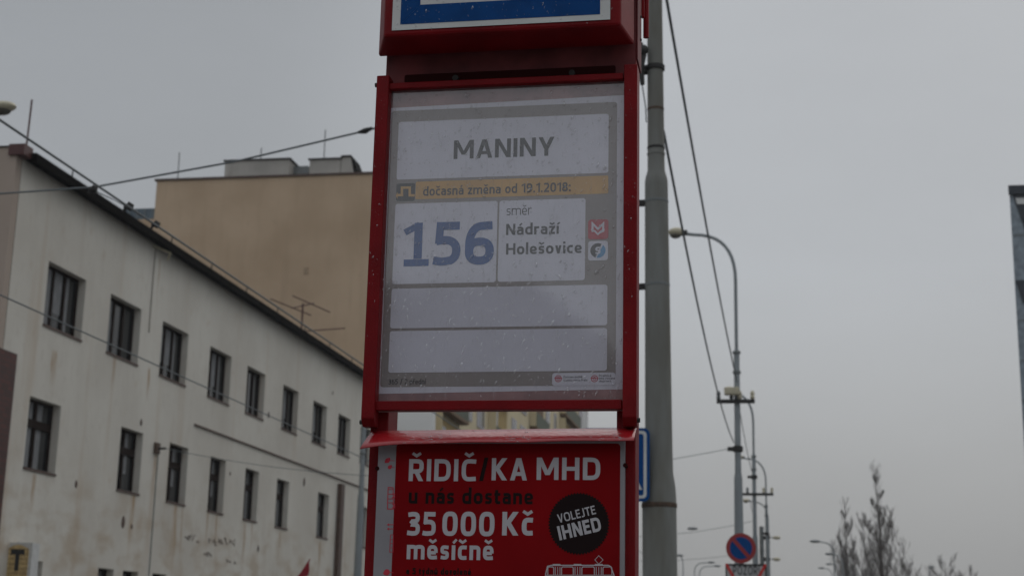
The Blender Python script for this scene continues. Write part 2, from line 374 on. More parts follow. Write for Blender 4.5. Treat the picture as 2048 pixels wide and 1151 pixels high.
def glyph(ch, w, xh, p, serif1=False):
    """list of strips (each a list of quads) and the advance width; cap height 1"""
    b, t = w / 2, 1 - w / 2; X = xh - w / 2; l = w / 2; S = []; asc = 1.06
    def st(x, y0=0, y1=1, ww=None): S.append(seg([(x, y0), (x, y1)], ww or w))
    def hb(x0, x1, y, ww=None): S.append(seg([(x0, y), (x1, y)], ww or w))
    def pa(pts, closed=False, ww=None): S.append(seg(pts, ww or w, closed))
    A = lambda *a, **k: arc(*a, p=p, **k)
    acc = {'Ř': ('R', 'v'), 'Č': ('C', 'v'), 'č': ('c', 'v'), 'á': ('a', '/'), 'ě': ('e', 'v'), 'ř': ('r', 'v'), 'ž': ('z', 'v'),
           'í': ('ı', '/'), 'š': ('s', 'v'), 'ý': ('y', '/'), 'ů': ('u', 'o'), 'é': ('e', '/')}
    if ch in acc:
        base, k = acc[ch]; S2, W = glyph(base, w, xh, p); S2 = list(S2)
        top = 1 if base.isupper() else xh; c = W / 2; g = .09; aw = min(.13, w * .68)
        if base == 'ı': c = W / 2 + .02
        if k == 'v': S2.append(seg([(c - .19, top + g + .18), (c, top + g + .055), (c + .19, top + g + .18)], aw))
        elif k == '/': S2.append(seg([(c - .05, top + g + .02), (c + .13, top + g + .21)], aw))
        else: S2.append(seg(arc(c, top + g + .1, .09, .09, 0, 360, 14, 2)[:-1], aw * .7, True))
        return S2, W
    if ch == ' ': return [], .26
    if ch == 'I': st(l); return S, w
    if ch == 'M':
        W = .94; r = W - l; st(l); st(r)
        S.append(dg(l + w * .1, 1, W / 2, .22, w * .95)); S.append(dg(r - w * .1, 1, W / 2, .22, w * .95)); return S, W
    if ch == 'N':
        W = .74; r = W - l; st(l); st(r); S.append(dg(l + w * .1, 1, r - w * .1, 0, w * .95)); return S, W
    if ch == 'A':
        W = .76; h = w * .53; S.append(dg(h, 0, W / 2 - w * .06, 1, w)); S.append(dg(W - h, 0, W / 2 + w * .06, 1, w)); hb(W * .27, W * .73, .29, w * .9); return S, W
    if ch == 'V':
        W = .72; h = w * .53; S.append(dg(h, 1, W / 2 - w * .05, 0, w)); S.append(dg(W - h, 1, W / 2 + w * .05, 0, w)); return S, W
    if ch == 'Y':
        W = .74; h = w * .57; S.append(dg(h, 1, W / 2, .36, w)); S.append(dg(W - h, 1, W / 2, .36, w)); st(W / 2, 0, .45); return S, W
    if ch == 'K':
        W = .70; st(l); S.append(dg(W - w * .66, 1, w * .9, .44, w)); S.append(dg(W - w * .62, 0, w * 1.15, .57, w)); return S, W
    if ch == 'H': W = .74; st(l); st(W - l); hb(l, W - l, .5, w * .95); return S, W
    if ch == 'T': W = .66; hb(0, W, t); st(W / 2); return S, W
    if ch == 'L': W = .54; st(l); hb(l, W, b); return S, W
    if ch == 'E': W = .56; st(l); hb(l, W, b); hb(l, W, t); hb(l, W * .93, .52, w * .95); return S, W
    if ch == 'P':
        W = .64; r = W - l; st(l); pa([(l, t)] + [(W * .5, t)] + A(W * .5, (t + .42) / 2, r - W * .5, (t - .42) / 2, 90, -90) + [(l, .42)]); return S, W
    if ch == 'R':
        W = .67; r = W - l; st(l); pa([(l, t), (W * .5, t)] + A(W * .5, (t + .44) / 2, r - W * .5, (t - .44) / 2, 90, -90) + [(l, .44)])
        S.append(dg(W - w * .58, 0, W * .48, .46, w)); return S, W
    if ch == 'D':
        W = .74; r = W - l; pa([(l, b), (l, t), (W * .42, t)] + A(W * .42, .5, r - W * .42, t - .5, 90, -90, n=14) + [(W * .42, b), (l, b)], False); st(l); return S, W
    if ch == 'J': W = .42; r = W - l; pa([(r, 1), (r, .22)] + A(W * .3, .22, r - W * .3, .22 - b, 0, -90) + [(0, b)]); return S, W
    if ch in 'O0':
        W = .80 if ch == 'O' else .64; pa(A(W / 2, .5, W / 2 - l, t - .5 + .01, 0, 360, n=36)[:-1], True); return S, W
    if ch == 'C':
        W = .66; pa([(W * .98, t - .02), (W * .6, t)] + A(W * .55, .5, W * .55 - l, t - .5, 90, 270, n=18) + [(W * .6, b), (W * .98, b + .02)]); return S, W
    if ch == 'Z': W = .64; hb(.02, W, t); hb(0, W, b); S.append(dg(w * .75, w * .9, W - w * .75, 1 - w * .9, w)); return S, W
    if ch == '1':
        if serif1:
            W = .56; c = W * .55; st(c, w * .9, 1); hb(0, W, b * .85, w * .85); S.append(seg([(.0, .78), (c + .02, .95)], w * .8)); return S, W
        W = .42; st(W - l, 0, 1); S.append(seg([(.0, .78), (W - l + .02, .95)], w * .8)); return S, W
    if ch == '2':
        W = .60; r = W - l; pa([(.04, t - .04)] + A(W * .46, .69, r - W * .46, t - .69, 100, -35, n=12) + [(w * .75, w * .8)]); hb(0.01, W, b); return S, W
    if ch == '3':
        W = .58; r = W - l; c = W * .4
        pa([(.03, t - .03), (c, t)] + A(c, .75, r - c - .02, t - .75, 90, -90) + [(c * .7, .5)])
        pa([(c * .7, .52), (c, .52)] + A(c, .26 + w * .13, r - c, .26 - w * .37, 90, -90) + [(.0, b + .03)]); return S, W
    if ch == '5':
        W = .60; r = W - l; c = W * .36
        pa([(W * .95, t), (l + .05, t)]); S.append(seg([(l + .05, 1), (l + .02, .5)], w * .92))
        pa([(l * .6, .56), (c, .585)] + A(c, .335, r - c, .25, 90, -60, n=14) + A(c - .02, .335, r - c, .335 - b, -70, -95, n=3) + [(.0, b + .03)]); return S, W
    if ch == '6':
        W = .64; pa([(W * .93, t - .01), (W * .62, t - .02)] + A(W * .62, .42, W * .62 - l, t - .44, 92, 178, n=10) + [(l, .32)])
        pa(A(W / 2, .31, W / 2 - l, .31 - b, 0, 360, n=30)[:-1], True); return S, W
    if ch == '8':
        W = .62; pa(A(W / 2, .735, W / 2 - l - .03, t - .735, 0, 360, n=24)[:-1], True); pa(A(W / 2, .27, W / 2 - l, .27 - b, 0, 360, n=26)[:-1], True); return S, W
    if ch == '9':
        W = .64; pa(A(W / 2, .69, W / 2 - l, t - .69, 0, 360, n=30)[:-1], True)
        pa([(W - l, .68)] + A(W * .38, .58, W - l - W * .38, .58 - b, 0, -88, n=10) + [(W * .1, b)]); return S, W
    if ch == '/': W = .5; S.append(dg(.06, -.06, W - .06, 1.06, w)); return S, W
    if ch == '.': S.append([[Vector((0, 0)), Vector((w * 1.1, 0)), Vector((w * 1.1, w * 1.1)), Vector((0, w * 1.1))]]); return S, w * 1.1
    if ch == ':':
        for y in (0, xh - w * 1.2): S.append([[Vector((0, y)), Vector((w * 1.1, y)), Vector((w * 1.1, y + w * 1.1)), Vector((0, y + w * 1.1))]])
        return S, w * 1.1
    if ch == '!': st(l, .3, 1); st(l, 0, w); return S, w
    # lower case
    n_ = .58
    if ch == 'a':
        W = .55; r = W - l; h = xh * .56
        pa([(.06, X - .02), (W * .42, X)] + A(W * .45, X - .16, r - W * .45, .16, 90, 0) + [(r, 0)])
        pa([(r, h), (W * .42, h)] + A(W * .42, (h + b) / 2, W * .42 - l, (h - b) / 2, 90, 270, n=10) + [(r - .06, b), (r, b + .07)], ww=w * .92); return S, W
    if ch == 'c':
        W = .48; pa([(W * .97, X - .01), (W * .65, X)] + A(W * .62, xh / 2, W * .62 - l, X - xh / 2, 90, 270, n=14) + [(W * .65, b), (W * .97, b + .01)]); return S, W
    if ch in 'db':
        W = .60; r = W - l; s1, s2 = (r, l) if ch == 'd' else (l, r); st(s1, 0, asc)
        e = A(W / 2, xh / 2, W / 2 - l, X - xh / 2, 90, 270, n=14)
        q = [(r, X - .005)] + [(W * .52, X)] + e + [(W * .52, b), (r, b + .005)]
        pa(q if ch == 'd' else [(W - x, y) for x, y in q]); return S, W
    if ch == 'e':
        W = .57; r = W - l
        hb(l * 1.6, r, xh * .47, w * .9); pa([(r, xh * .47)] + A(W / 2, xh / 2, r - W / 2, X - xh / 2, 0, 270, n=22) + [(W * .6, b), (W * .94, b + .015)], ww=w * .96); return S, W
    if ch == 'h' or ch == 'n' or ch == 'm' or ch == 'r':
        if ch == 'r':
            W = .40; st(l, 0, xh); pa([(l, X - .14)] + A(W * .85, X - .14, W * .85 - l, .14, 180, 95, n=6) + [(W, X)]); return S, W
        W = n_; st(l, 0, asc if ch == 'h' else xh); r = W - l
        def arch(x0, x1): pa([(x0, X - .10)] + A((x0 + x1) / 2, X - .15, (x1 - x0) / 2, .15, 160, 0, n=10) + [(x1, 0)])
        arch(l, r)
        if ch == 'm': arch(r, r + r - l); return S, W + r - l
        return S, W
    if ch == 'ı': st(l, 0, xh); return S, w
    if ch == 'i': st(l, 0, xh); st(l, xh + .13, xh + .13 + w * 1.05); return S, w
    if ch == 'l': st(l, 0, asc); return S, w
    if ch == 'k': W = .56; st(l, 0, asc); S.append(dg(W - w * .7, xh, w * .9, .3, w)); S.append(dg(W - w * .66, 0, w * 1.2, .4, w)); return S, W
    if ch == 'o': W = .60; pa(A(W / 2, xh / 2, W / 2 - l, X - xh / 2, 0, 360, n=28)[:-1], True); return S, W
    if ch == 'p':
        W = .60; r = W - l; st(l, -.26, xh); q = [(r, X - .005), (W * .52, X)] + A(W / 2, xh / 2, W / 2 - l, X - xh / 2, 90, 270, n=14) + [(W * .52, b), (r, b + .005)]
        pa([(W - x, y) for x, y in q]); return S, W
    if ch == 's':
        W = .47; r = W - l; q = (X - b) / 4; m = xh / 2
        pa([(W * .93, X - .02), (W * .5, X)] + A(W * .5, X - q, W * .5 - l, q, 90, 250, n=8) + A(W * .5, b + q, r - W * .5, q, 70, -90, n=8) + [(W * .4, b), (.03, b + .025)], ww=w * .93); return S, W
    if ch == 't':
        W = .40; pa([(l + .05, xh + .18), (l + .05, .2)] + A(W * .72, .2, W * .72 - l - .05, .2 - b, 180, 270, n=6) + [(W, b)]); hb(0, W, X, w * .9); return S, W
    if ch == 'u': W = n_; r = W - l; st(r, 0, xh); pa([(l, xh), (l, .2)] + A(W / 2, .17, W / 2 - l, .17 - b, 180, 340, n=10) + [(r, .14)]); return S, W
    if ch == 'v': W = .51; h = w * .56; S.append(dg(h, xh, W / 2, 0, w)); S.append(dg(W - h, xh, W / 2, 0, w)); return S, W
    if ch == 'y': W = .54; h = w * .56; S.append(dg(h, xh, W / 2 + .01, 0, w)); S.append(dg(W - h, xh, W * .36, -.24, w)); return S, W
    if ch == 'z': W = .48; hb(.01, W, X); hb(0, W, b); S.append(dg(w * .75, w * .9, W - w * .75, xh - w * .9, w)); return S, W
    return [], .3

class Flat:
    """flat print on a plane Y = const facing -Y; u, v = world X, Z (or any 2-D frame); each stroke a hair above the one before"""
    def __init__(s, Y, step=5e-5): s.mb = MB(); s.Y = Y; s.step = step; s.k = 0
    def layer(s, polys):
        y = s.Y - s.step * (s.k % 8); s.k += 1
        for i, q in enumerate(polys): s.mb.add([(p[0], y - s.step * (.24 * (i % 4) + (.12 if len(polys) - i < 8 else 0)), p[1]) for p in q], [tuple(range(len(q)))])
    def poly(s, pts): s.layer([pts]); return s
    def line(s, pts, w, closed=False): s.layer(seg(pts, w, closed)); return s
    def text(s, body, o, width, cap, w=.19, xh=.72, p=2.4, sp=.13, ang=0, serif1=False):
        """o: (x, z) of baseline start; width: total; cap: cap height"""
        x = 0; items = []
        for ch in body:
            S, W = glyph(ch, w, xh, p, serif1)
            items.append((x, S)); x += W + sp
        L = x - sp; sx = width / L; ca, sa = math.cos(ang), math.sin(ang)
        for x0, S in items:
            for strip in S:
                s.layer([[(o[0] + (x0 + q.x) * sx * ca - q.y * cap * sa, o[1] + (x0 + q.x) * sx * sa + q.y * cap * ca) for q in quad] for quad in strip])
        return s
    def build(s, name, m, parent): return s.mb.build(name, m, parent)
def rrect(x0, z0, x1, z1, r, n=5):
    o = []
    for cx, cz, a in ((x1 - r, z1 - r, 0), (x0 + r, z1 - r, 90), (x0 + r, z0 + r, 180), (x1 - r, z0 + r, 270)):
        for i in range(n + 1):
            t = R(a + 90 * i / n); o.append((cx + r * math.cos(t), cz + r * math.sin(t)))
    return o
def circ(x, z, r, n=32): return [(x + r * math.cos(2 * math.pi * i / n), z + r * math.sin(2 * math.pi * i / n)) for i in range(n)]

# ------------------------------------------------------------------ ground
g = MB(); g.box((-250, -130, -.3), (250, 420, -.004)); tag(g.build('ground', M['asphalt']), kind='structure')
g = MB(); g.box((-11.5, -120, -.004), (-1.6, 410, 0.0)); tag(g.build('road', M['asphalt']), kind='structure')
g = MB(); g.box((-1.6, -120, -.004), (7.5, 410, .12)); tag(g.build('pavement', M['paving']), kind='structure')
g = MB(); g.box((-16.0, -120, -.004), (-11.5, 410, .12)); tag(g.build('far_pavement', M['paving']), kind='structure')

# ================================================================== the bus stop sign
YS = 3.0
sign = thing('bus_stop_sign', (-.565, 3.04, .12), 'tall red bus stop sign with a timetable notice behind glass in the foreground', 'bus stop')
for xa, xb in ((-.842, -.803), (-.319, -.280)):
    MB().box((xa, YS + .012, .12), (xb, YS + .092, 3.30)).build('post', M['red'], sign, bevel=.003)
# notice frame: rails, top and bottom bar
for xa, xb in ((-.8520, -.8235), (-.3032, -.2745)):
    r_ = MB(); r_.prism([(YS - .024, 2.806), (YS - .028, 2.042), (YS - .014, 2.026), (YS + .011, 2.026), (YS + .011, 2.806)], 'x', xa, xb)
    rail = r_.build('frame_rail', M['red'], sign, bevel=.002)
    sx = -1 if xa < -.5 else 1; xo = xa if sx < 0 else xb
    for z in ((2.788, 2.036) if sx < 0 else (2.038,)):
        MB().tube([(xo - .001 * sx, YS - .012, z), (xo + .006 * sx, YS - .012, z)], .005, 10).build('bolt', M['iron'], rail)
MB().box((-.829, YS - .018, 2.7755), (-.3055, YS - .002, 2.7895)).build('frame_bar', M['red'], sign, bevel=.0015)
MB().box((-.829, YS - .018, 2.0605), (-.3055, YS - .002, 2.0800)).build('frame_bar', M['red'], sign, bevel=.0015)
# recess above the notice
bk = MB().box((-.840, YS + .0105, 2.7905), (-.2815, YS + .0118, 3.2)).build('back_sheet', M['red_dull'], sign)
sl_ = MB(); sl_.prism(rrect(-.797, 2.7985, -.325, 2.8175, .004), 'y', YS + .0085, YS + .0103); sl_.build('slot', M['dark'], bk)
for x in (-.68, -.42): MB().tube([(x, YS + .002, 2.803), (x, YS + .0084, 2.803)], .007, 10).build('bolt', M['iron'], bk)
# notice
board = MB().box((-.829, YS + .004, 2.060), (-.3055, YS + .010, 2.79)).build('notice_board', M['board'], sign)
Yp = YS + .0036
fl = Flat(Yp); fl.poly([(-.8270, 2.0985), (-.3045, 2.1045), (-.3045, 2.7462), (-.8270, 2.7385)]); fl.build('paper_sheet', M['paper'], board)
fl = Flat(Yp - .0004)
fl.poly(rrect(-.8215, 2.1128, -.3205, 2.7312, .006)); fl.build('printed_ground', M['taupe'], board)
fl = Flat(Yp - .0008)
fl.poly(rrect(-.8045, 2.5715, -.3385, 2.7048, .0055))                 # stop name
fl.poly(rrect(-.8047, 2.3365, -.5775, 2.5165, .0055))                 # line number
fl.poly(rrect(-.5735, 2.3370, -.3868, 2.5165, .0055))                 # direction
fl.poly(rrect(-.8050, 2.2395, -.3388, 2.3265, .0055))
fl.poly(rrect(-.8050, 2.1435, -.3388, 2.2335, .0055))
fl.poly(rrect(-.4530, 2.1130, -.3205, 2.1395, .006))
fl.build('blank_field', M['paper'], board)
fl = Flat(Yp - .0008); fl.poly(rrect(-.7605, 2.5255, -.3385, 2.5655, .003)); fl.build('orange_bar', M['orange'], board)
def pz(px, py, Y=YS): q = PY(px, py, Y); return q.x, q.z
def lay(fl, body, p0, p1, cap_px, **k):
    a = pz(*p0, fl.Y); b = pz(*p1, fl.Y); fl.text(body, a, b[0] - a[0], cap_px * 3.0 / F * k.pop('ck', 1.06), **k)
def ll(body, p0, p1, cap, **k):
    f = Flat(Yp - .0012); lay(f, body, p0, p1, cap, **k); f.build('lettering', M['ink'], board)
ll('MANINY', (907, 318), (1108.5, 312), 39.5, w=.18, sp=.12)
ll('dočasná změna od 19.1.2018:', (846, 391.5), (1141, 383.5), 19, w=.165, xh=.74, sp=.12)
ll('směr', (1013, 430.5), (1063, 429), 20, w=.10, xh=.72, sp=.13)
ll('Nádraží', (1012, 470), (1117.5, 468), 23, w=.18, sp=.12)
ll('Holešovice', (1012, 509), (1163.5, 506), 23, w=.18, sp=.12)
ll('365 / 2 přední', (777, 768), (851, 767), 10.5, w=.15, sp=.13)
for k, s_ in enumerate(('Dopravnı podnik', 'hlavnıho města Prahy')): ll(s_, (1127, 755.5 + 6.5 * k), (1127 + (38, 48)[k], 755 + 6.5 * k), 4.6, w=.14)
for k, s_ in enumerate(('Pražská', 'ıntegrovaná', 'doprava')): ll(s_, (1198, 752.5 + 5.4 * k), (1198 + (24, 32, 24)[k], 752 + 5.4 * k), 4.0, w=.14)

nb = Flat(Yp - .0012); lay(nb, '156', (807, 532.5), (987, 530.5), 91, w=.185, sp=.10, ck=1.05, serif1=True)
nb.build('line_number', M['inkblue'], board)
# diversion icon
ic = Flat(Yp - .0012); a = pz(792, 402.5, ic.Y); b = pz(830.5, 366, ic.Y); ic.poly(rrect(a[0], a[1], b[0], b[1], .004))
ic.build('diversion_icon', M['ink'], board)
ic = Flat(Yp - .0017)
def ip(*q): return [pz(720 + x / 3.197, 340 + y / 3.197, ic.Y) for x, y in q]
ic.line(ip((233, 160), (268, 160), (268, 112), (318, 112), (318, 162), (350, 162)), .0055)
ic.poly(ip((240, 140), (240, 185), (228, 163)))
ic.build('diversion_symbol', M['orange'], board)
# metro and train icons
ic = Flat(Yp - .0012); a = pz(1176, 478.5, ic.Y); b = pz(1217, 438, ic.Y); ic.poly(rrect(a[0], a[1], b[0], b[1], .006)); ic.build('metro_icon', M['redink'], board)
ic = Flat(Yp - .0016); ic.line(ip((1487, 395), (1487, 342), (1521, 376), (1555, 342), (1555, 395)), .0042)
ic.poly(ip((1480, 378), (1521, 412), (1562, 378), (1562, 392), (1521, 412)))
ic.line(ip((1478, 378), (1502, 390), (1521, 410), (1541, 390), (1564, 378)), .0034); ic.build('metro_symbol', M['paper'], board)
ic = Flat(Yp - .0012); a = pz(1176, 521, ic.Y); b = pz(1216, 481, ic.Y); ic.poly(rrect(a[0], a[1], b[0], b[1], .006)); ic.build('train_icon', M['paper'], board)
cx_, cz_ = pz(1196, 501, Yp)
ic = Flat(Yp - .0016); ic.poly(arc(cx_, cz_, .0160, .0160, 62, 250, 16, 2)); ic.build('train_symbol', M['ink'], board)
ic = Flat(Yp - .0016); ic.poly(arc(cx_, cz_, .0160, .0160, -100, 48, 16, 2)); ic.build('train_symbol', M['sky_ink'], board)
ic = Flat(Yp - .0020); ic.text('s', (cx_ - .0058, cz_ - .0082), .0116, .0228, w=.19, p=2.2); ic.build('train_symbol', M['paper'], board)
for x_ in (1116.5, 1189):
    lg = Flat(Yp - .0012); q = pz(x_, 756.5, lg.Y); lg.line(circ(q[0], q[1], .0065, 24), .0016, True); lg.line([(q[0] - .008, q[1] + .001), (q[0] + .008, q[1] + .001)], .0016)
    lg.line(arc(q[0], q[1], .003, .003, 0, 360, 12, 2)[:-1], .0014, True)
    lg.build('operator_logo', M['redink'], board)
# glass and raindrops
pane = MB().quad((-.829, YS - .003, 2.080), (-.3055, YS - .003, 2.080), (-.3055, YS - .003, 2.7755), (-.829, YS - .003, 2.7755)).build('cover_pane', M['pane'], board)
def drops(n, area, Y, parent, seed, rmin=.0006, rmax=.0026, slant=.35):
    rnd = random.Random(seed); mb = MB()
    for i in range(n):
        x = rnd.uniform(area[0], area[1]); z = rnd.uniform(area[2], area[3])
        r = rmin + (rmax - rmin) * rnd.random() ** 2.6; el = .9 + (rnd.random() ** 2) * 1.9
        a = rnd.gauss(slant, .25) ; ca, sa = math.cos(a), math.sin(a); h = r * .8
        k = len(mb.v); nseg = 8; wob = [1 + rnd.uniform(-.22, .22) for _ in range(nseg)]
        for ring, (rr, hh) in enumerate(((1, 0), (.72, .62), (.36, .93))):
            for j in range(nseg):
                t = 2 * math.pi * j / nseg; u = r * rr * wob[j] * math.cos(t); v = r * el * rr * wob[j] * math.sin(t)
                mb.v.append((x + u * ca + v * sa, Y - h * hh, z - u * sa + v * ca))
        mb.v.append((x, Y - h, z))
        for rg in range(2):
            for j in range(nseg):
                p_ = k + rg * nseg + j; q_ = k + rg * nseg + (j + 1) % nseg; mb.f.append((p_, q_, q_ + nseg, p_ + nseg))
        for j in range(nseg): mb.f.append((k + 2 * nseg + j, k + 2 * nseg + (j + 1) % nseg, k + 3 * nseg))
    return tag(mb.build('raindrops', M['drop'], parent, smooth=True), kind='stuff')
drops(2600, (-.826, -.309, 2.083, 2.772), YS - .0034, board, 3, .0006, .0030)
for xa, xb in ((-.850, -.826), (-.3015, -.277)): drops(80, (xa, xb, 2.05, 2.80), YS - .0262, sign, 31, .0004, .0016, 0)
# header box: front face narrower than its rim, underside seen from below
hd = MB()
YF, YB = 2.90, 2.998
f4 = [(-.819, YF, 2.864), (-.3035, YF, 2.864), (-.3035, YF, 3.45), (-.819, YF, 3.45)]
b4 = [(-.8565, YB, 2.8575), (-.2825, YB, 2.8575), (-.2825, YB, 3.47), (-.8565, YB, 3.47)]
hd.add(f4 + b4, [(0, 1, 2, 3), (7, 6, 5, 4), (0, 4, 5, 1), (1, 5, 6, 2), (2, 6, 7, 3), (3, 7, 4, 0)])
head = hd.build('header_box', M['red'], sign, bevel=.006)
def hz_(p): return (p[0] * YF / 3.0, 1.6 + (p[1] - 1.6) * YF / 3.0)
fl = Flat(YF - .002); a = hz_((-.8283, 2.9208)); b = hz_((-.3363, 3.50)); fl.poly([(a[0], a[1]), (b[0], a[1]), (b[0], 3.42), (a[0], 3.42)]); fl.build('white_plate', M['white'], head)
fl = Flat(YF - .0026); a = hz_((-.8091, 2.934)); b = hz_((-.3585, 2.934)); i_ = hz_((-.7646, 2.979)); j_ = hz_((-.403, 2.979)); zt = 3.405; zi = 3.36
fl.poly([(a[0], a[1]), (b[0], a[1]), (j_[0], i_[1]), (i_[0], i_[1])]); fl.poly([(b[0], a[1]), (b[0], zt), (j_[0], zi), (j_[0], i_[1])])
fl.poly([(b[0], zt), (a[0], zt), (i_[0], zi), (j_[0], zi)]); fl.poly([(a[0], zt), (a[0], a[1]), (i_[0], i_[1]), (i_[0], zi)])
fl.build('blue_border', M['signblue'], head)
drops(240, (-.80, -.32, 2.87, 3.0), YF - .003, head, 9, .0006, .0024, .2)
# rear header rim seen past the right edge
rr_ = MB(); rr_.tube([(-.268, 3.118, 2.925), (-.268, 3.118, 3.46)], .0065, 10); rr_.build('rear_rim', M['red'], sign, smooth=True)
rr_ = MB(); rr_.box((-.2775, 3.10, 2.968), (-.2705, 3.112, 3.46)); rr_.build('rear_rim', M['red'], sign, bevel=.002)
MB().box((-.2798, YS + .01, 2.83), (-.2765, YS + .096, 3.30)).build('side_plate', M['red_dull'], sign, bevel=.001)
for z in (2.90, 2.955): MB().tube([(-.2768, YS + .07, z), (-.2735, YS + .07, z)], .003, 8).build('bolt', M['iron'], sign)
# canopy flap over the advert
cp = MB(); nx = 40; prof = [(3.011, 2.0195), (2.998, 2.0130), (2.984, 2.0055), (2.970, 1.9970), (2.958, 1.9880)]
for i in range(nx + 1):
    t = i / nx; x = -.836 + .558 * t
    droop = .010 * max(0, 1 - t / .17) ** 1.6; outw = -.010 * max(0, 1 - t / .17) ** 1.3
    for k, (y, z) in enumerate(prof):
        f_ = k / (len(prof) - 1); wv = .0012 * math.sin(17 * t + 1) * f_
        cp.v.append((x + outw * f_, y - wv, z - droop * f_ + wv * .5 - .003 * (1 - t) * f_ + .0045 * t))
m_ = len(prof)
for i in range(nx):
    for k in range(m_ - 1): a = i * m_ + k; cp.f.append((a, a + 1, a + m_ + 1, a + m_))
can = cp.build('canopy', M['red_wet'], sign, smooth=True)
so_ = can.modifiers.new('solid', 'SOLIDIFY'); so_.thickness = .0018; so_.offset = 1
rnd = random.Random(12); db = MB()
for i in range(330):
    t = rnd.uniform(.14, .96); k = rnd.random() ** .6 * (m_ - 1.05); k0 = int(k); fr = k - k0
    y = prof[k0][0] * (1 - fr) + prof[k0 + 1][0] * fr; z = prof[k0][1] * (1 - fr) + prof[k0 + 1][1] * fr - .003 * (1 - t) * k / 4 + .0045 * t
    r_ = .0008 + .0022 * rnd.random() ** 2; db.ball((-.836 + .558 * t, y - .0006, z + .0006), r_ * rnd.uniform(1, 2.6), r_ * .6, r_ * .6, 8, 5)
tag(db.build('raindrops', M['drop'], can, smooth=True), kind='stuff')
# advert
Ya = YS - .0035
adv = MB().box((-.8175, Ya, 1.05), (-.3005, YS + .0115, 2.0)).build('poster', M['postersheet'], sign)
fl = Flat(Ya - .0004); fl.poly(rrect(-.779, 1.10, -.3095, 1.9915, .007)); fl.build('red_field', M['posterred'], adv)
def la(st, body, p0, p1, cap, **k):
    f = Flat(st.Y); lay(f, body, p0, p1, cap, **k); f.build(st.n, M[st.m], adv)
class AW: Y = Ya - .0008; n = 'white_lettering'; m = 'posterwhite'
class AB: Y = Ya - .0008; n = 'black_lettering'; m = 'posterblack'
K = dict(p=3.0, xh=.72)
la(AW, 'ŘIDIČ', (817, 961), (952, 959.5), 44, w=.19, sp=.15, ck=1.02, **K)
la(AW, 'KA', (983, 959.5), (1054, 958.8), 44, w=.19, sp=.13, ck=1.02, **K)
la(AW, 'MHD', (1073, 958.6), (1200.5, 957.5), 44, w=.19, sp=.15, ck=1.02, **K)
la(AW, '35', (814, 1070), (871, 1069.5), 47, w=.19, sp=.13, ck=1.02, **K)
la(AW, '000', (884, 1070), (988.5, 1069.5), 47, w=.19, sp=.13, ck=1.02, **K)
la(AW, 'Kč', (1004, 1069.5), (1066, 1069), 46, w=.20, sp=.13, ck=1.02, xh=.76, p=3)
la(AW, 'měsíčně', (813, 1117), (987, 1115.5), 38, w=.195, sp=.14, ck=1.02, xh=.74, p=3)
bt = Flat(Ya - .0008)
s0 = pz(962, 961, bt.Y); s1 = pz(973, 914, bt.Y); h_ = .0042
bt.poly([(s0[0] - h_, s0[1]), (s0[0] + h_, s0[1]), (s1[0] + h_, s1[1]), (s1[0] - h_, s1[1])])
la(AB, 'u nás dostane', (817, 1006), (1066, 1004.5), 31, w=.195, sp=.14, ck=1.02, **K)
la(AB, 'a 5 týdnů dovolené', (812, 1146.8), (942, 1146), 12, w=.23, sp=.15, ck=1.05, **K)
bt.build('slash', M['posterblack'], adv)
bd = Flat(Ya - .0010); c = pz(1157.5, 1046, bd.Y); n_t = 60; pts = []
for i in range(2 * n_t):
    r_ = .0632 if i % 2 else .0592; a = math.pi * i / n_t; pts.append((c[0] + r_ * math.cos(a), c[1] + r_ * math.sin(a)))
bd.poly(pts); bd.build('badge', M['posterblack'], adv)
bl = Flat(Ya - .0014)
def tl(body, p0, p1, cap, w_):
    a = pz(*p0, bl.Y); b = pz(*p1, bl.Y); an = math.atan2(b[1] - a[1], b[0] - a[0])
    bl.text(body, a, math.hypot(b[0] - a[0], b[1] - a[1]), cap * 3 / F * 1.02, w=w_, sp=.13, p=3, ang=an)
tl('VOLEJTE', (1117.5, 1045), (1192.5, 1026.5), 17, .16); tl('IHNED', (1119.5, 1079.5), (1204, 1060), 27.5, .21)
bl.build('badge_lettering', M['posterwhite'], adv)
# line drawing of a tram at the poster's lower right
td = Flat(Ya - .0008)
def tp(*q): return [pz(720 + x / 3.2, 870 + y / 3.2, td.Y) for x, y in q]
td.line(tp((1188, 960), (1188, 885), (1200, 836), (1225, 830), (1590, 830), (1606, 840), (1628, 900), (1628, 960)), .0021)
td.line(tp((1190, 893), (1626, 893)), .0016)
for x0, x1 in ((1202, 1240), (1290, 1365), (1420, 1500), (1555, 1612)): td.line(tp((x0, 893), (x0, 846), (x0 + 6, 840), (x1 - 6, 840), (x1, 846), (x1, 893)), .0016)
for x in (1250, 1265, 1280, 1376, 1392, 1408, 1512, 1528, 1544): td.line(tp((x, 840), (x, 893)), .0014)
for x in (1258, 1392, 1528): td.line(tp((x - 25, 826), (x + 25, 826)), .003)
td.line(tp((1528, 822), (1503, 795), (1528, 768), (1556, 795)), .0010, True)
td.build('tram_drawing', M['posterwhite'], adv)
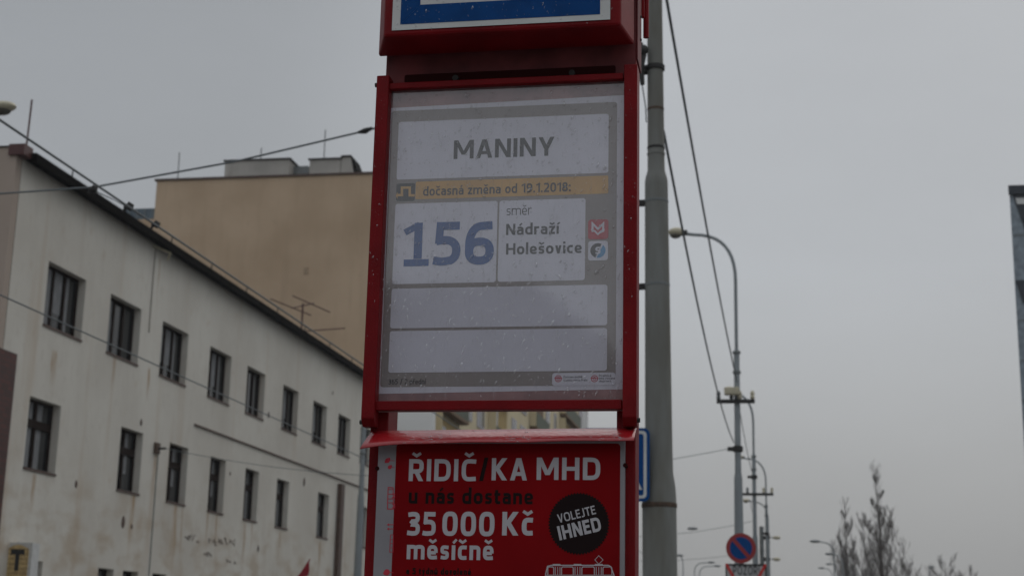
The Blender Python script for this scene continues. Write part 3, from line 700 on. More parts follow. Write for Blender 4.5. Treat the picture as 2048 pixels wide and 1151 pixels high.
# red icons along the white strip
si = Flat(Ya - .0005)
def spx(*q): return [pz(720 + x / 3.2, 870 + y / 3.2, si.Y) for x, y in q]
def blob(x, y, r_): q = spx((x, y))[0]; si.poly(circ(q[0], q[1], r_ / 3.2 * 3 / F, 12))
def icon(name):
    si.build(name, M['redink'], adv); si.mb = MB()
for x, y, r_ in ((176, 160, 16), (186, 150, 9), (166, 168, 9)): blob(x, y, r_)
si.line(spx((190, 160), (222, 162)), .001); icon('tree_icon')
for x, y, r_ in ((190, 203, 13), (198, 196, 8)): blob(x, y, r_)
si.line(spx((196, 203), (222, 205)), .001); icon('tree_icon')
for x, y, r_ in ((172, 874, 20), (160, 880, 12)): blob(x, y, r_)
si.line(spx((185, 874), (214, 876)), .0012); icon('tree_icon')
si.line(spx((180, 332), (212, 334), (214, 470), (176, 470)), .0016, True)
for y in (345, 375, 405, 430): si.line(spx((180, y), (212, y)), .0012)
for y in (385, 450): si.line(spx((204, y - 12), (222, y - 12), (222, y + 12), (204, y + 12)), .0016)
icon('bus_icon')
for y in (570, 597):
    si.line(spx((176, y), (216, y)), .0014); si.poly(spx((172, y), (186, y - 9), (186, y + 9))); icon('arrow_icon')
si.line(spx((196, 635), (214, 635), (212, 745), (190, 745)), .0012, True)
for y in (665, 690, 718): si.line(spx((194, y), (213, y)), .001)
icon('tram_icon')
# notches in the posts beside the advert
for x, z in ((-.8185, 1.940), (-.2995, 1.9475)):
    MB().tube([(x, YS - .0042, z), (x, YS + .0118, z)], .0046, 14).build('notch', M['dark'], sign)

# ================================================================== poles, lamps
def bezier(p0, p1, p2, n=10):
    p0, p1, p2 = Vector(p0), Vector(p1), Vector(p2)
    return [p0 * (1 - t) ** 2 + p1 * 2 * t * (1 - t) + p2 * t * t for t in [i / n for i in range(n + 1)]]
def lamp_head(mbname, c, d, parent, L=.55):
    """cobra head at c, pointing along d (unit X)"""
    hd_ = MB(); hd_.ball((c[0] + d * L * .5, c[1], c[2] + .05), L * .52, .17, .12, 12, 8)
    h = hd_.build('lamp_head', M['lampcream'], parent, smooth=True)
    MB().ball((c[0] + d * L * .55, c[1], c[2] - .03), L * .38, .13, .10, 10, 6).build('lamp_glass', M['lampglass'], h, smooth=True)
    MB().box((c[0] - .08, c[1] - .07, c[2] - .04), (c[0] + .08, c[1] + .07, c[2] + .08)).build('bracket', M['iron'], h)
    return h
LIST_GROUP = 'steel poles along the street'
def shaft(mb, x, y, s=1.0, zt=9.2):
    return mb.lathe((x, y), [(.15, 0), (.147, 3.0), (.143, 3.06), (.122, 3.17), (.120, 3.3), (.103, 5.55), (.1035, 5.66), (.098, 5.72), (.080, 5.82), (.078, 5.95), (.068, zt)], 24)
# the near pole
Y1 = 12.8; b1 = PY(1321.5, 1284, Y1); x1 = b1.x
zz = lambda y: PY(1321, y, Y1).z
pl = thing('tram_pole', (x1, Y1, .12), 'thick grey steel tram pole right behind the bus stop sign', 'pole', LIST_GROUP)
mb = MB(); z1, z2 = zz(1008), zz(352)
mb.lathe((x1, Y1), [(.150, .12), (.147, z1 - .02), (.146, z1 + .06), (.140, zz(972)), (.122, zz(945)), (.119, zz(900)), (.104, zz(372)), (.1035, zz(362)), (.096, zz(354)), (.079, zz(342)), (.077, zz(320)), (.071, 7.2), (.064, 9.4)], 28)
sh = mb.build('shaft', M['pole'], pl, smooth=True)
for y_, r_, m_n in ((1010, .150, 'rust'), (403, .1055, 'steel'), (570, .110, 'steel'), (219, .0745, 'rust'), (296, .0775, 'iron'), (308, .0785, 'pole')):
    z = zz(y_); t_ = .02 if y_ in (1010,) else .012
    MB().lathe((x1, Y1), [(r_, z - t_), (r_ + .003, z - t_ * .8), (r_ + .003, z + t_ * .8), (r_, z + t_)], 24).build('band', M[m_n], sh, smooth=True)
for y_ in (403, 570):
    z = zz(y_); MB().box((x1 - .175, Y1 - .03, z - .035), (x1 - .10, Y1 + .02, z + .015)).build('band_buckle', M['iron'], sh)
z = zz(136)
cl = MB(); cl.lathe((x1, Y1), [(.078, z - .025), (.088, z - .02), (.088, z + .02), (.078, z + .025)], 24)
cl.box((x1 - .24, Y1 - .04, z - .05), (x1 - .07, Y1 + .03, z + .02)); cl.tube([(x1 - .11, Y1 - .09, z - .19), (x1 - .13, Y1 - .09, z - .02), (x1 - .10, Y1 - .09, z + .10), (x1 - .13, Y1 - .09, z + .22)], [.02, .035, .03, .022], 8)
cl.ball((x1 - .10, Y1 - .11, z + .14), .05, .04, .05)
cl.build('span_clamp', M['iron'], pl, smooth=True)
MB().tube([(x1 - .12, Y1 - .09, z - .15), (x1 - .085, Y1 - .08, z - .4), (x1 - .08, Y1 - .08, z - .55)], .006, 6).build('lead_wire', M['wire'], pl)
MB().tube([(x1 - .13, Y1 - .09, z + .2), (x1 - .19, Y1 - .05, z + .42), (x1 - .11, Y1, z + .9), (x1 - .1, Y1, z + 1.6)], .008, 6).build('lead_wire', M['wire'], pl)

pl.location.x += .01; pl.rotation_euler = (0, R(-.45), 0)                # the old pole leans a little toward the street
def lamp_pole(px_base, Y, arm_px, arm_py, mast_px, label, cross_py=None, head_px=None, clamp_py=None, cross=(.55, .55), top_r=.05, arm_r=.045, mat_='pole_far'):
    """trolley pole with a mast carried up into a curved lamp arm"""
    X = PY(px_base, 1286, Y).x
    t = thing('tram_pole', (X, Y, .12), label, 'pole', LIST_GROUP)
    ztop = PY(arm_px, arm_py, Y).z; xh_ = PY(head_px if head_px else arm_px, arm_py, Y).x
    zs = min(8.9, ztop - 2.2)
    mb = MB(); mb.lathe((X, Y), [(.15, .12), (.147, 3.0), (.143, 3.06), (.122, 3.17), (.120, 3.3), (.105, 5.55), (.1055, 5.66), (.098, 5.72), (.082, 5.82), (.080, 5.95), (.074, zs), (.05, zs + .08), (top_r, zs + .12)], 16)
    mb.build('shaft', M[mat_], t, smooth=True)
    bend = 1.25
    pts = [Vector((X, Y, zs))] + [Vector((X, Y, ztop - bend))] + bezier((X, Y, ztop - bend), (X, Y, ztop), (X - 1.05, Y, ztop + .02), 10)[1:] + [Vector((xh_ + .28, Y, ztop + .05))]
    MB().tube(pts, arm_r, 8).build('lamp_arm', M[mat_], t, smooth=True)
    lamp_head('lamp', (xh_ + .22, Y, ztop + .06), -1, t, .42)
    if cross_py:
        zc = PY(px_base, cross_py, Y).z; ca = MB(); ca.box((X - cross[0], Y - .14, zc - .05), (X + cross[1], Y - .06, zc + .05))
        o_ = ca.build('crossarm', M['iron'], t)
        for dx in (-cross[0] + .05, -cross[0] + .38, cross[1] - .38, cross[1] - .06):
            MB().lathe((X + dx, Y - .1), [(.03, zc + .05), (.065, zc + .1), (.04, zc + .15), (.06, zc + .2), (.03, zc + .27)], 10).build('insulator', M['lampcream' if dx > 0 else 'steel'], o_, smooth=True)
    if clamp_py:
        zc = PY(px_base, clamp_py, Y).z
        MB().lathe((X, Y), [(.10, zc - .08), (.13, zc - .06), (.13, zc + .06), (.10, zc + .08)], 14).build('span_clamp', M['iron'], t)
        MB().box((X - .26, Y - .05, zc - .05), (X - .1, Y + .05, zc + .05)).build('bracket', M['iron'], t)
    for zb in (zs + .02, zs - .5): MB().lathe((X, Y), [(.085, zb - .04), (.105, zb - .03), (.105, zb + .03), (.085, zb + .04)], 12).build('band', M['steel'], t)
    return t, X
p2, x2 = lamp_pole(1481, 38.0, 1420, 470, 1473, 'grey tram pole with tall bent lamp arm above the no parking sign', 803, 1352, 897, (.52, .45))
# small floodlight and ring on the second pole's crossarm
q = PY(1463, 783, 37.9); f_ = MB(); f_.box((q.x - .18, q.y - .2, q.z - .1), (q.x + .2, q.y, q.z + .1)); f_.build('floodlight', M['lampcream'], p2, bevel=.03)
p3, x3 = lamp_pole(1513.5, 60.0, 1490, 783, 1509, 'third lamp pole along the street, its crossarm just right of the no parking sign', 988, 1458, 953, (.65, .75))
p4, x4 = lamp_pole(1537.5, 82.0, 1510, 917, 1535, 'fourth lamp pole along the street, a slim grey mast just right of the third', None, 1478, 1066, (.5, .5))
p5, x5 = lamp_pole(1541, 104.0, 1520, 1003, 1537, 'far lamp pole whose low arm bends left under the fourth pole’s arm', None, 1492, None)
# dark signal mast with arms to the right
Ym = 90; Xm = PY(1527, 1286, Ym).x
t = thing('signal_mast', (Xm, Ym, .12), 'dark slim mast with short arms to the right among the far lamp poles', 'mast')
MB().lathe((Xm, Ym), [(.16, .12), (.14, 3), (.13, PY(1525, 1052, Ym).z)], 10).build('shaft', M['steel'], t)
for y_ in (1074, 1117):
    q = PY(1530, y_, Ym); a_ = MB(); a_.box((q.x - .25, Ym - .1, q.z - .12), (q.x + .28, Ym + .1, q.z + .1)); o_ = a_.build('bracket', M['iron'], t)
    MB().tube([(q.x, Ym, q.z), (q.x + .75, Ym, q.z + .02)], .03, 6).build('arm', M['steel'], o_)
    MB().ball((q.x + .68, Ym, q.z), .24, .12, .11).build('lamp_head', M['lampcream'], o_, smooth=True)

def street_lamp(px_tip, py, Y, px_pole, label, group='far street lamps', r=.05):
    X = PY(px_pole, 1286, Y).x; tip = PY(px_tip, py, Y); z = tip.z; d = 1 if tip.x > X else -1; ln = abs(tip.x - X)
    t = thing('street_lamp', (X, Y, .12), label, 'street lamp', group)
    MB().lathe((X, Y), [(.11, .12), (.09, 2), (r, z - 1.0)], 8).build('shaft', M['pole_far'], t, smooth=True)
    k = min(1.0, ln * .55)
    MB().tube([Vector((X, Y, z - 1.05))] + bezier((X, Y, z - 1.0), (X, Y, z - .05), (X + d * k, Y, z - .03), 8) + [Vector((X + d * (ln - .4), Y, z))], r, 7).build('lamp_arm', M['pole_far'], t, smooth=True)
    MB().ball((X + d * (ln - .3), Y, z + .02), .42, .16, .12, 10, 6).build('lamp_head', M['steel'], t, smooth=True)
    return t
street_lamp(1622, 1082, 115, 1673, 'tallest of the left-facing street lamps beside the poplars')
street_lamp(1652, 1107, 145, 1690, 'street lamp just below the tallest one, overlapping the left poplar')
street_lamp(1653, 1127, 175, 1682, 'faint third street lamp in the column beside the left poplar')
street_lamp(1638, 1135, 190, 1668, 'lowest and leftmost street lamp beside the left poplar')
street_lamp(1868, 1133, 180, 1864, 'single street lamp head left of the low round tree')
street_lamp(1353, 1110, 150, 1367, 'short curved street lamp right against the thick tram pole')
street_lamp(1428, 1124, 160, 1390, 'right-facing double lamp arm left of the no parking sign, the upper one')
street_lamp(1440, 1131, 168, 1400, 'right-facing lamp arm left of the no parking sign, the lower one')

# far-side tram pole before the white house
Yl = 44.0; Xl = PY(709, 1284, Yl).x
t = thing('tram_pole', (Xl, Yl, .12), 'thin green-grey tram pole in front of the white house, beside the red stop sign', 'pole', LIST_GROUP)
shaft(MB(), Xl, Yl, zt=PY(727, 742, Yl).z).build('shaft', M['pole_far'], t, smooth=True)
MB().lathe((Xl, Yl), [(.085, 7.0), (.1, 7.02), (.1, 7.08), (.085, 7.1)], 12).build('band', M['steel'], t)
# the pole carrying the other end of the near span wire stands out of the picture to the left, as does the lamp's post
t = thing('tram_pole', (-12.2, 12.6, .12), 'grey tram pole across the street at the left end of the near span wire', 'pole', LIST_GROUP)
shaft(MB(), -12.2, 12.6).build('shaft', M['pole'], t, smooth=True)
Yq = 21.0; q = PY(18, 216, Yq)
t = thing('street_lamp', (q.x - 2.3, Yq, .12), 'cream lamp head reaching in from the left edge above the white house', 'street lamp')
MB().lathe((q.x - 2.3, Yq), [(.12, .12), (.10, 2), (.06, q.z - 1.1)], 14).build('shaft', M['pole'], t, smooth=True)
MB().tube([Vector((q.x - 2.3, Yq, q.z - 1.1))] + bezier((q.x - 2.3, Yq, q.z - 1.0), (q.x - 2.3, Yq, q.z - .1), (q.x - 1.2, Yq, q.z - .05), 8) + [Vector((q.x - .2, Yq, q.z))], .045, 8).build('lamp_arm', M['steel'], t, smooth=True)
hh = MB().ball((q.x - .1, Yq, q.z + .03), .22, .15, .085, 14, 8).build('lamp_head', M['lampcream'], t, smooth=True)
MB().ball((q.x - .12, Yq, q.z - .045), .15, .12, .07, 12, 6).build('lamp_glass', M['lampglass'], hh, smooth=True)
MB().box((q.x - .34, Yq - .09, q.z - .09), (q.x - .20, Yq + .09, q.z + .05)).build('bracket', M['iron'], hh)

# ================================================================== overhead wires
def wire(pts, r, label, group='overhead wires', name='overhead_wire', fittings=()):
    o = MB().tube(pts, r, 6).build(name, M['wire'], smooth=True); tag(o, label, 'wire', group); return o
def sag(a, b, s, n=16):
    a, b = Vector(a), Vector(b); return [a.lerp(b, i / n) - Vector((0, 0, s * 4 * (i / n) * (1 - i / n))) for i in range(n + 1)]
qa = PX(0, 240, -5.8); zw = qa.z
wire([(-5.8, -20, zw), (-5.8, 120, zw)], .0105, 'tram contact wire running down along the white house’s roof edge')
qb = PX(0, 589, -8.65)
wire([(-8.65, -20, qb.z), (-8.65, 160, qb.z)], .010, 'tram contact wire crossing in front of the white house’s upper windows')
# span wire 1: near pole - node - far pole
n0 = PY(188, 374, 12.55); e1 = Vector((x1 - .22, Y1, zz(136) - .02)); e0 = PY(-1275, 470, 12.6)
s1_ = wire([e0, PY(0, 387, 12.58), n0], .009, 'left half of the near span wire, level from the left edge to the wire crossing')
wire([n0, PY(470, 323, 12.65), PY(725, 263, 12.7)], .0095, 'pale span wire rising from the wire crossing toward the red stop sign')
wire([PY(725, 263, 12.7), PY(748, 257, 12.72), PY(1000, 202, 12.75), e1], .010, 'span wire end between the dark terminal and the thick tram pole')
it = MB().tube([PY(716, 265, 12.7), PY(730, 262, 12.7), PY(745, 256, 12.7)], [.012, .03, .014], 8).build('wire_terminal', M['iron'], smooth=True); tag(it, 'dark terminal on the span wire beside the red stop sign’s left edge', 'wire fitting')
def hanger(px, py, Y, s, label, k=0):
    c = PY(px, py, Y); h = MB(); h.box((c.x - s, Y - .03, c.z - s * .5), (c.x + s * .8, Y + .03, c.z + s * .5)); h.tube([(c.x - s * 1.4, Y, c.z - s * 1.2), (c.x, Y, c.z + s), (c.x + s, Y, c.z + s * .2)], .012, 6)
    h.ball((c.x + s * .3, Y, c.z - s * .5), s * .5, s * .5, s * .5)
    tag(h.build('wire_hanger', M['iron'], smooth=True), label, 'wire fitting', 'clamps on the contact wire')
hanger(187, 378, 12.5, .035, 'dark clamp where the span wire crosses the contact wire')
hanger(258, 413, 5.8 * F / (1557 - 258), .045, 'upper of the two dark knobs on the contact wire past the crossing')
hanger(312, 449, 5.8 * F / (1557 - 312), .04, 'lower of the two dark knobs on the contact wire past the crossing')
wire([PY(190, 382, 12.5), PY(225, 398, 13.0), PX(258, 415, -5.8)], .005, 'thin pull-off wire beneath the contact wire between its two clamps')
# feeder cables from the near pole to the second pole
wire(sag(PY(1312, -125, Y1), (x2, 38.0, PY(1472, 762, 38).z), .22, 24), .017, 'thick dark feeder cable from the tram pole’s top to the second pole')
wire(sag(PY(1327, 262, Y1 + .05), PY(1468, 884, 37.9), .42, 24), .014, 'thin cable from the tram pole’s side down to the second pole’s clamp')
wire(sag(PY(1476, 800, 38), PY(1507, 953, 60), .2, 12), .012, 'cable between the second and the third lamp pole, right one', 'overhead wires')
wire(sag(PY(1500, 1000, 60), PY(1512, 1035, 82), .2, 12), .012, 'short cable beneath the third pole’s crossarm')
# span wires of the farther poles
br = PX(312, 896, -16.0)
wire(sag((-15.75, br.y, br.z), (x2 - .25, 38.0, PY(1467, 897, 38).z), .75, 30), .008, 'second span wire, crossing the white house’s lower windows to the second pole')
for Yk, xk, yk, zx, lab in ((60.0, x3, 1041, .5, 'third span wire, ending behind the no parking sign pole'), (82.0, x4, 1098, .5, 'fourth and lowest span wire, faint above the lamp arms')):
    zk = PY(1450, yk, Yk).z; wire(sag((-15.8 if Yk > 80 else -13, Yk, zk + .3), (xk - .1, Yk, zk), .8, 24), .009, lab)
q = PY(1385, 1056, 59.9); tag(MB().ball((q.x, q.y, q.z), .22, .04, .06).build('wire_insulator', M['steel'], smooth=True), 'grey insulator on the third span wire', 'wire fitting')

# ================================================================== road signs
Yb = 12.62
t = thing('crossing_sign', (PY(1230, 930, Yb).x, Yb, 3.0), 'square blue road sign with white edge line half hidden behind the bus stop', 'road sign')
a = PY(1160, 1001, Yb); b = PY(1299, 855, Yb)
pts = rrect(a.x, a.z, b.x, b.z, .05); mb = MB(); mb.prism([(x, z) for x, z in pts], 'y', Yb, Yb + .02); mb.build('plate', M['signblue'], t)
fl = Flat(Yb - .001); r1 = rrect(a.x + .025, a.z + .025, b.x - .025, b.z - .025, .035); r2 = rrect(a.x + .05, a.z + .05, b.x - .05, b.z - .05, .02)
for i in range(len(r1)): j = (i + 1) % len(r1); fl.mb.add([(r1[i][0], fl.Y, r1[i][1]), (r1[j][0], fl.Y, r1[j][1]), (r2[j][0], fl.Y, r2[j][1]), (r2[i][0], fl.Y, r2[i][1])], [(0, 1, 2, 3)])
cxm = (a.x + b.x) / 2; zb_ = PY(1281, 978, Yb).z
fl.poly([(cxm - .235, zb_), (cxm + .235, zb_), (cxm, b.z - .09)]); fl.build('white_marking', M['white'], t)
MB().box((b.x - .06, Yb + .021, PY(1285, 960, Yb).z), (x1 - .10, Yb + .12, PY(1285, 935, Yb).z)).build('mounting_bracket', M['iron'], t)

Yn = 28.0
c = PY(1482, 1095, Yn); rad = 29 / F * Yn
t = thing('no_parking_sign', (c.x, Yn, .12), 'round no parking sign, blue with red rim and one red slash', 'road sign')
def disc(mb, r0, y0, y1, n=40): mb.prism([(c.x + r0 * math.cos(2 * math.pi * i / n), c.z + r0 * math.sin(2 * math.pi * i / n)) for i in range(n)], 'y', y0, y1)
mb = MB(); disc(mb, rad, Yn, Yn + .02); pt = mb.build('rim', mat('sign_red', (.30, .022, .022), .5), t)
fl = Flat(Yn - .002); fl.poly(circ(c.x, c.z, rad * .74, 40)); fl.build('blue_disc', M['signblue'], t)
fl = Flat(Yn - .004); d_ = rad * .74; fl.line([(c.x - d_ * .66, c.z + d_ * .75), (c.x + d_ * .66, c.z - d_ * .75)], rad * .24); fl.build('slash', bpy.data.materials['sign_red'], t)
MB().lathe((c.x, Yn + .06), [(.035, .12), (.035, c.z + .2)], 14).build('post', M['steel'], t, smooth=True)
a = PY(1451, 1151, Yn); b = PY(1533, 1127, Yn)
t = thing('warning_board', ((a.x + b.x) / 2, Yn, a.z - .4), 'white board reading POZOR with black rim and red corner strokes under the no parking sign', 'sign')
MB().box((a.x, Yn, a.z - .45), (b.x, Yn + .02, b.z)).build('rim', M['black'], t)
fl = Flat(Yn - .008); e_ = .028; fl.poly([(a.x + e_, a.z - .42), (b.x - e_, a.z - .42), (b.x - e_, b.z - e_ - .01), (a.x + e_, b.z - e_ - .01)]); fl.build('panel', mat('grey_sign_face', (.46, .46, .455), .7), t)
fl = Flat(Yn - .014, .0015); q0 = PY(1466, 1148, Yn); q1 = PY(1519, 1147, Yn); fl.text('POZOR!', (q0.x, q0.z), q1.x - q0.x, .16, w=.15, sp=.20); fl.build('lettering', M['black'], t)
fl = Flat(Yn - .034, .0015); xm_ = (a.x + b.x) / 2
fl.line([(a.x + .015, b.z - .005), (xm_ - .02, b.z - .62)], .05); fl.line([(b.x - .015, b.z - .005), (xm_ + .02, b.z - .62)], .05); fl.build('red_stroke', mat('signal_red', (.55, .03, .025), .5), t)

# ================================================================== white house
XW = -16.0
up = [((99, 519.6), (173, 557.6), (162, 679.7), (85, 648)), ((224, 585), (284, 616), (274.6, 727.5), (211, 699.5)), ((327, 639), (378, 665), (370, 770), (317, 747)),
      ((421, 688), (464, 712), (457, 806), (414, 793)), ((496, 731), (532, 750), (525, 838.7), (489, 824)), ((568, 771), (598, 783.5), (592.7, 867), (561, 857.5)),
      ((628, 801), (655, 814), (650, 894), (622, 883)), ((677.5, 829), (702.6, 839.6), (697, 915.5), (673.5, 904.7)), ((722, 852), (745, 862), (741, 932), (718.5, 922))]
lo = [((62.7, 789), (124, 807), (109, 946), (44, 932.7)), ((245, 848.6), (288, 863.4), (276.6, 982), (231, 973)), ((341.6, 882.6), (378, 893), (369, 1006), (330, 997)),
      ((422.7, 911), (452.4, 921), (445, 1025), (413.5, 1017)), ((492, 934), (519, 942.6), (512, 1042), (484.8, 1036.7)), ((555, 955), (579.5, 963), (573, 1056.5), (548.8, 1052)),
      ((636.6, 985.5), (658.7, 991.5), (654, 1077), (632, 1072)), ((718, 1014.6), (738, 1020), (734, 1102), (713.5, 1097))]
gr = [((70, 1119), (86, 1122.5)), ((197, 1133.5), (228, 1138)), ((246, 1139.5), (276.6, 1142.5)), ((305, 1145), (333, 1148))]
Yc = PX(47, 300, XW).y; Yend = 61.5
zroof = PX(47, 318, XW).z
wins = []
def rect(c4):
    P = [PX(x, y, XW) for x, y in c4]
    return (P[0].y + P[3].y) / 2, (P[1].y + P[2].y) / 2, (P[2].z + P[3].z) / 2, (P[0].z + P[1].z) / 2
ur = [rect(c_) for c_ in up]; lr = [rect(c_) for c_ in lo]
uz0 = sum(r_[2] for r_ in ur) / len(ur); uz1 = sum(r_[3] for r_ in ur) / len(ur)
lz0 = sum(r_[2] for r_ in lr) / len(lr); lz1 = sum(r_[3] for r_ in lr) / len(lr)
for r_ in ur: wins.append((r_[0], r_[1], uz0, uz1, 'u'))
for r_ in lr: wins.append((r_[0], r_[1], lz0, lz1, 'l'))
for a_, b_ in gr:
    A_, B_ = PX(*a_, XW), PX(*b_, XW); wins.append((A_.y, B_.y, 1.3, (A_.z + B_.z) / 2, 'g'))
house = thing('white_house', (XW, Yc, 0), 'long dirty white plastered house with dark windows and a black eave on the left', 'building')
ys = sorted({Yc, Yend} | {q for w_ in wins for q in w_[:2]}); zs = sorted({0, zroof} | {q for w_ in wins for q in w_[2:4]})
wl = MB()
for i in range(len(ys) - 1):
    for k in range(len(zs) - 1):
        ym, zm = (ys[i] + ys[i + 1]) / 2, (zs[k] + zs[k + 1]) / 2
        if any(w_[0] < ym < w_[1] and w_[2] < zm < w_[3] for w_ in wins): continue
        wl.quad((XW, ys[i], zs[k]), (XW, ys[i + 1], zs[k]), (XW, ys[i + 1], zs[k + 1]), (XW, ys[i], zs[k + 1]))
DP = .26
for (y0, y1, z0, z1, k) in wins:
    a, b = XW, XW - DP
    wl.quad((a, y0, z0), (a, y0, z1), (b, y0, z1), (b, y0, z0)); wl.quad((a, y1, z1), (a, y1, z0), (b, y1, z0), (b, y1, z1))
    wl.quad((a, y0, z1), (a, y1, z1), (b, y1, z1), (b, y0, z1)); wl.quad((a, y1, z0), (a, y0, z0), (b, y0, z0), (b, y1, z0))
    wl.quad((b, y0, z0), (b, y0, z1), (b, y1, z1), (b, y1, z0))
wl.quad((XW, Yend, 0), (XW - 13, Yend, 0), (XW - 13, Yend, zroof), (XW, Yend, zroof)); wl.quad((XW - 13, Yc, 0), (XW - 13, Yc, zroof), (XW - 13, Yend, zroof), (XW - 13, Yend, 0))
wl.build('wall', M['plaster'], house)
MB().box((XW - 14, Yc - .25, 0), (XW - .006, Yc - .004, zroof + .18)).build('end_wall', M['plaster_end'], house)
rf = MB(); rf.prism([(XW + .32, zroof), (XW + .32, zroof + .12), (XW - 6.5, zroof + .55), (XW - 13, zroof + .13), (XW - 13, zroof)], 'y', Yc + .01, Yend + .1)
roof = rf.build('roof', M['eave'], house)
MB().box((XW + .16, Yc + .02, zroof - .09), (XW + .34, Yend, zroof - .004)).build('gutter', M['eave'], house)
cpx = MB(); cpx.box((XW - .17, Yc - .32, zroof - .01), (XW + .20, Yc + .06, zroof + .23)); cpx.build('parapet_cap', M['oxblood'], house)
MB().box((XW - 14, Yc - .28, zroof + .183), (XW - .175, Yc + .02, zroof + .21)).build('parapet_flashing', M['eave'], house)
for k in range(9):
    y_ = Yc + 1.8 + k * 2.9; MB().tube([(XW + .25, y_, zroof + .1), (XW + .27, y_, zroof + .32)], .018, 5).build('snow_guard', M['iron'], roof)
for i, (y0, y1, z0, z1, k) in enumerate(wins):
    xf = XW - DP + .004; W_ = y1 - y0; H_ = z1 - z0; ft = .06
    fr = MB(); fr.box((xf, y0, z0), (xf + .07, y0 + ft, z1)); fr.box((xf, y1 - ft, z0), (xf + .07, y1, z1)); fr.box((xf, y0 + ft, z0), (xf + .07, y1 - ft, z0 + ft)); fr.box((xf, y0 + ft, z1 - ft), (xf + .07, y1 - ft, z1))
    if k == 'u':
        for t_ in (.36, .66): fr.box((xf, y0 + W_ * t_ - .042, z0 + ft), (xf + .065, y0 + W_ * t_ + .042, z1 - ft))
    else:
        fr.box((xf, y0 + W_ * .48 - .05, z0 + ft), (xf + .065, y0 + W_ * .48 + .05, z1 - ft))
        if k == 'l': zt_ = z0 + H_ * .66; fr.box((xf, y0 + ft, zt_ - .09), (xf + .075, y1 - ft, zt_ + .09))
    wo = fr.build('window', M['frame'], house)
    gl = MB().quad((xf + .02, y0, z0), (xf + .02, y1, z0), (xf + .02, y1, z1), (xf + .02, y0, z1)); gl.build('pane', M['glass'], wo)
    # net curtains behind some panes show as paler strips
    rnd = random.Random(100 + i)
    cu = MB()
    for s0_, s1_2 in (((.05, .34), (.40, .62), (.70, .80)) if k == 'u' else ((.08, .42), (.53, .72))):
        if rnd.random() < .8:
            zb2 = z0 + H_ * (0 if rnd.random() < .6 else .3); cu.quad((xf + .024, y0 + W_ * s0_, zb2), (xf + .024, y0 + W_ * s1_2, zb2), (xf + .024, y0 + W_ * s1_2, z1 - ft), (xf + .024, y0 + W_ * s0_, z1 - ft))
    if cu.v: cu.build('curtain', M['curtain'], wo)
    si_ = MB().box((XW - DP + .08, y0 - .01, z0 - .04), (XW + .03, y1 + .01, z0 + .012)); si_.build('sill', M['sill'], wo)
# ledge, brown downpipe, lightning rod, antenna, wall fittings
qa = PX(388, 848, XW); qb = PX(740, 986, XW)
MB().box((XW + .004, qa.y, qa.z - .025), (XW + .05, min(Yend, 62), qa.z + .02)).build('ledge', M['sill'], house)
q = PX(679, 964, XW); MB().box((XW + .006, q.y - .22, 0), (XW + .16, q.y + .22, q.z - .06)).build('downpipe_casing', M['sill'], house)
q = PX(312, 896, XW); o_ = MB().box((XW + .004, q.y - .16, q.z - .14), (XW + .08, q.y + .1, q.z + .14)).build('wire_anchor', M['rust'], house)
MB().tube([(XW + .08, q.y, q.z), (XW + .27, q.y, q.z)], .03, 8).build('anchor_eye', M['iron'], o_)
MB().tube([(XW + .02, q.y + .12, q.z - .1), (XW + .02, q.y + .14, 1.9)], .012, 5).build('cable', M['steel'], house)
q = PX(320, 508, XW); a_ = MB(); a_.tube([(XW + .02, q.y - .5, q.z + .1), (XW + .25, q.y + .1, q.z + .05), (XW + .1, q.y + .3, q.z - .08)], .03, 6); a_.build('lamp_bracket', M['lampcream'], house)
MB().tube([(XW + .02, q.y - .35, q.z + .05), (XW + .02, q.y - .35, q.z - 2.2)], .010, 5).build('cable', M['sill'], house)
for px, py, s_ in ((152, 967, .06), (246, 1043, .10), (263, 1052, .04), (282, 844, .06), (537, 829, .07), (608, 963, .10), (516, 1096, .07), (460, 946, .04), (665, 785, .05)):
    q = PX(px, py, XW); MB().ball((XW, q.y, q.z), .03, s_, s_ * 1.6, 7, 5).build('wall_scar', M['sill'], house)
# faint scribbled graffiti on the plaster
gf = MB(); rnd = random.Random(5)
def scr(px, py, n, sz):
    for k in range(n):
        x0 = px + k * sz * .8; pts = [(x0 + rnd.uniform(-.5, .5) * sz, py + k * sz * .14 + rnd.uniform(-1, 1) * sz * .9) for _ in range(5)]
        P_ = [PX(u, v, XW + .005) for u, v in pts]; gf.tube(P_, .011, 4)
scr(374, 1072, 4, 9); scr(420, 1082, 3, 8); scr(438, 1078, 5, 9); scr(410, 1105, 3, 7); scr(455, 1118, 3, 8)
gf.build('graffiti', mat('faded_scribble', (.25, .20, .17), .9), house)
# things on the roof
q = PX(53, 290, XW - .2)
tag(MB().tube([(q.x, q.y, zroof + .28), (q.x + .02, q.y, PX(57, 196, XW - .2).z)], .022, 6).build('lightning_rod', M['oxblood']), 'tall thin lightning rod on the near roof corner of the white house', 'rod')
Ya_ = 49.0; q = PY(604, 640, Ya_); t = thing('tv_antenna', (q.x, Ya_, q.z - 1.2), 'rusty tv antenna with long crossbars standing above the white house’s roof edge', 'antenna')
an = MB(); an.tube([(q.x, Ya_, q.z - 1.6), (q.x, Ya_, PY(604, 606, Ya_).z)], .035, 6); an.build('mast', M['oxblood'], t)
def bar(p0, p1, r_=.022): a_ = PY(*p0, Ya_ - .1); b_ = PY(*p1, Ya_ + .6); return MB().tube([a_, b_], r_, 5)
for p0, p1 in (((585, 591), (660, 624)), ((540, 597), (622, 630)), ((583, 616), (628, 606)), ((606, 662), (690, 656))): bar(p0, p1).build('crossbar', M['oxblood'], t)
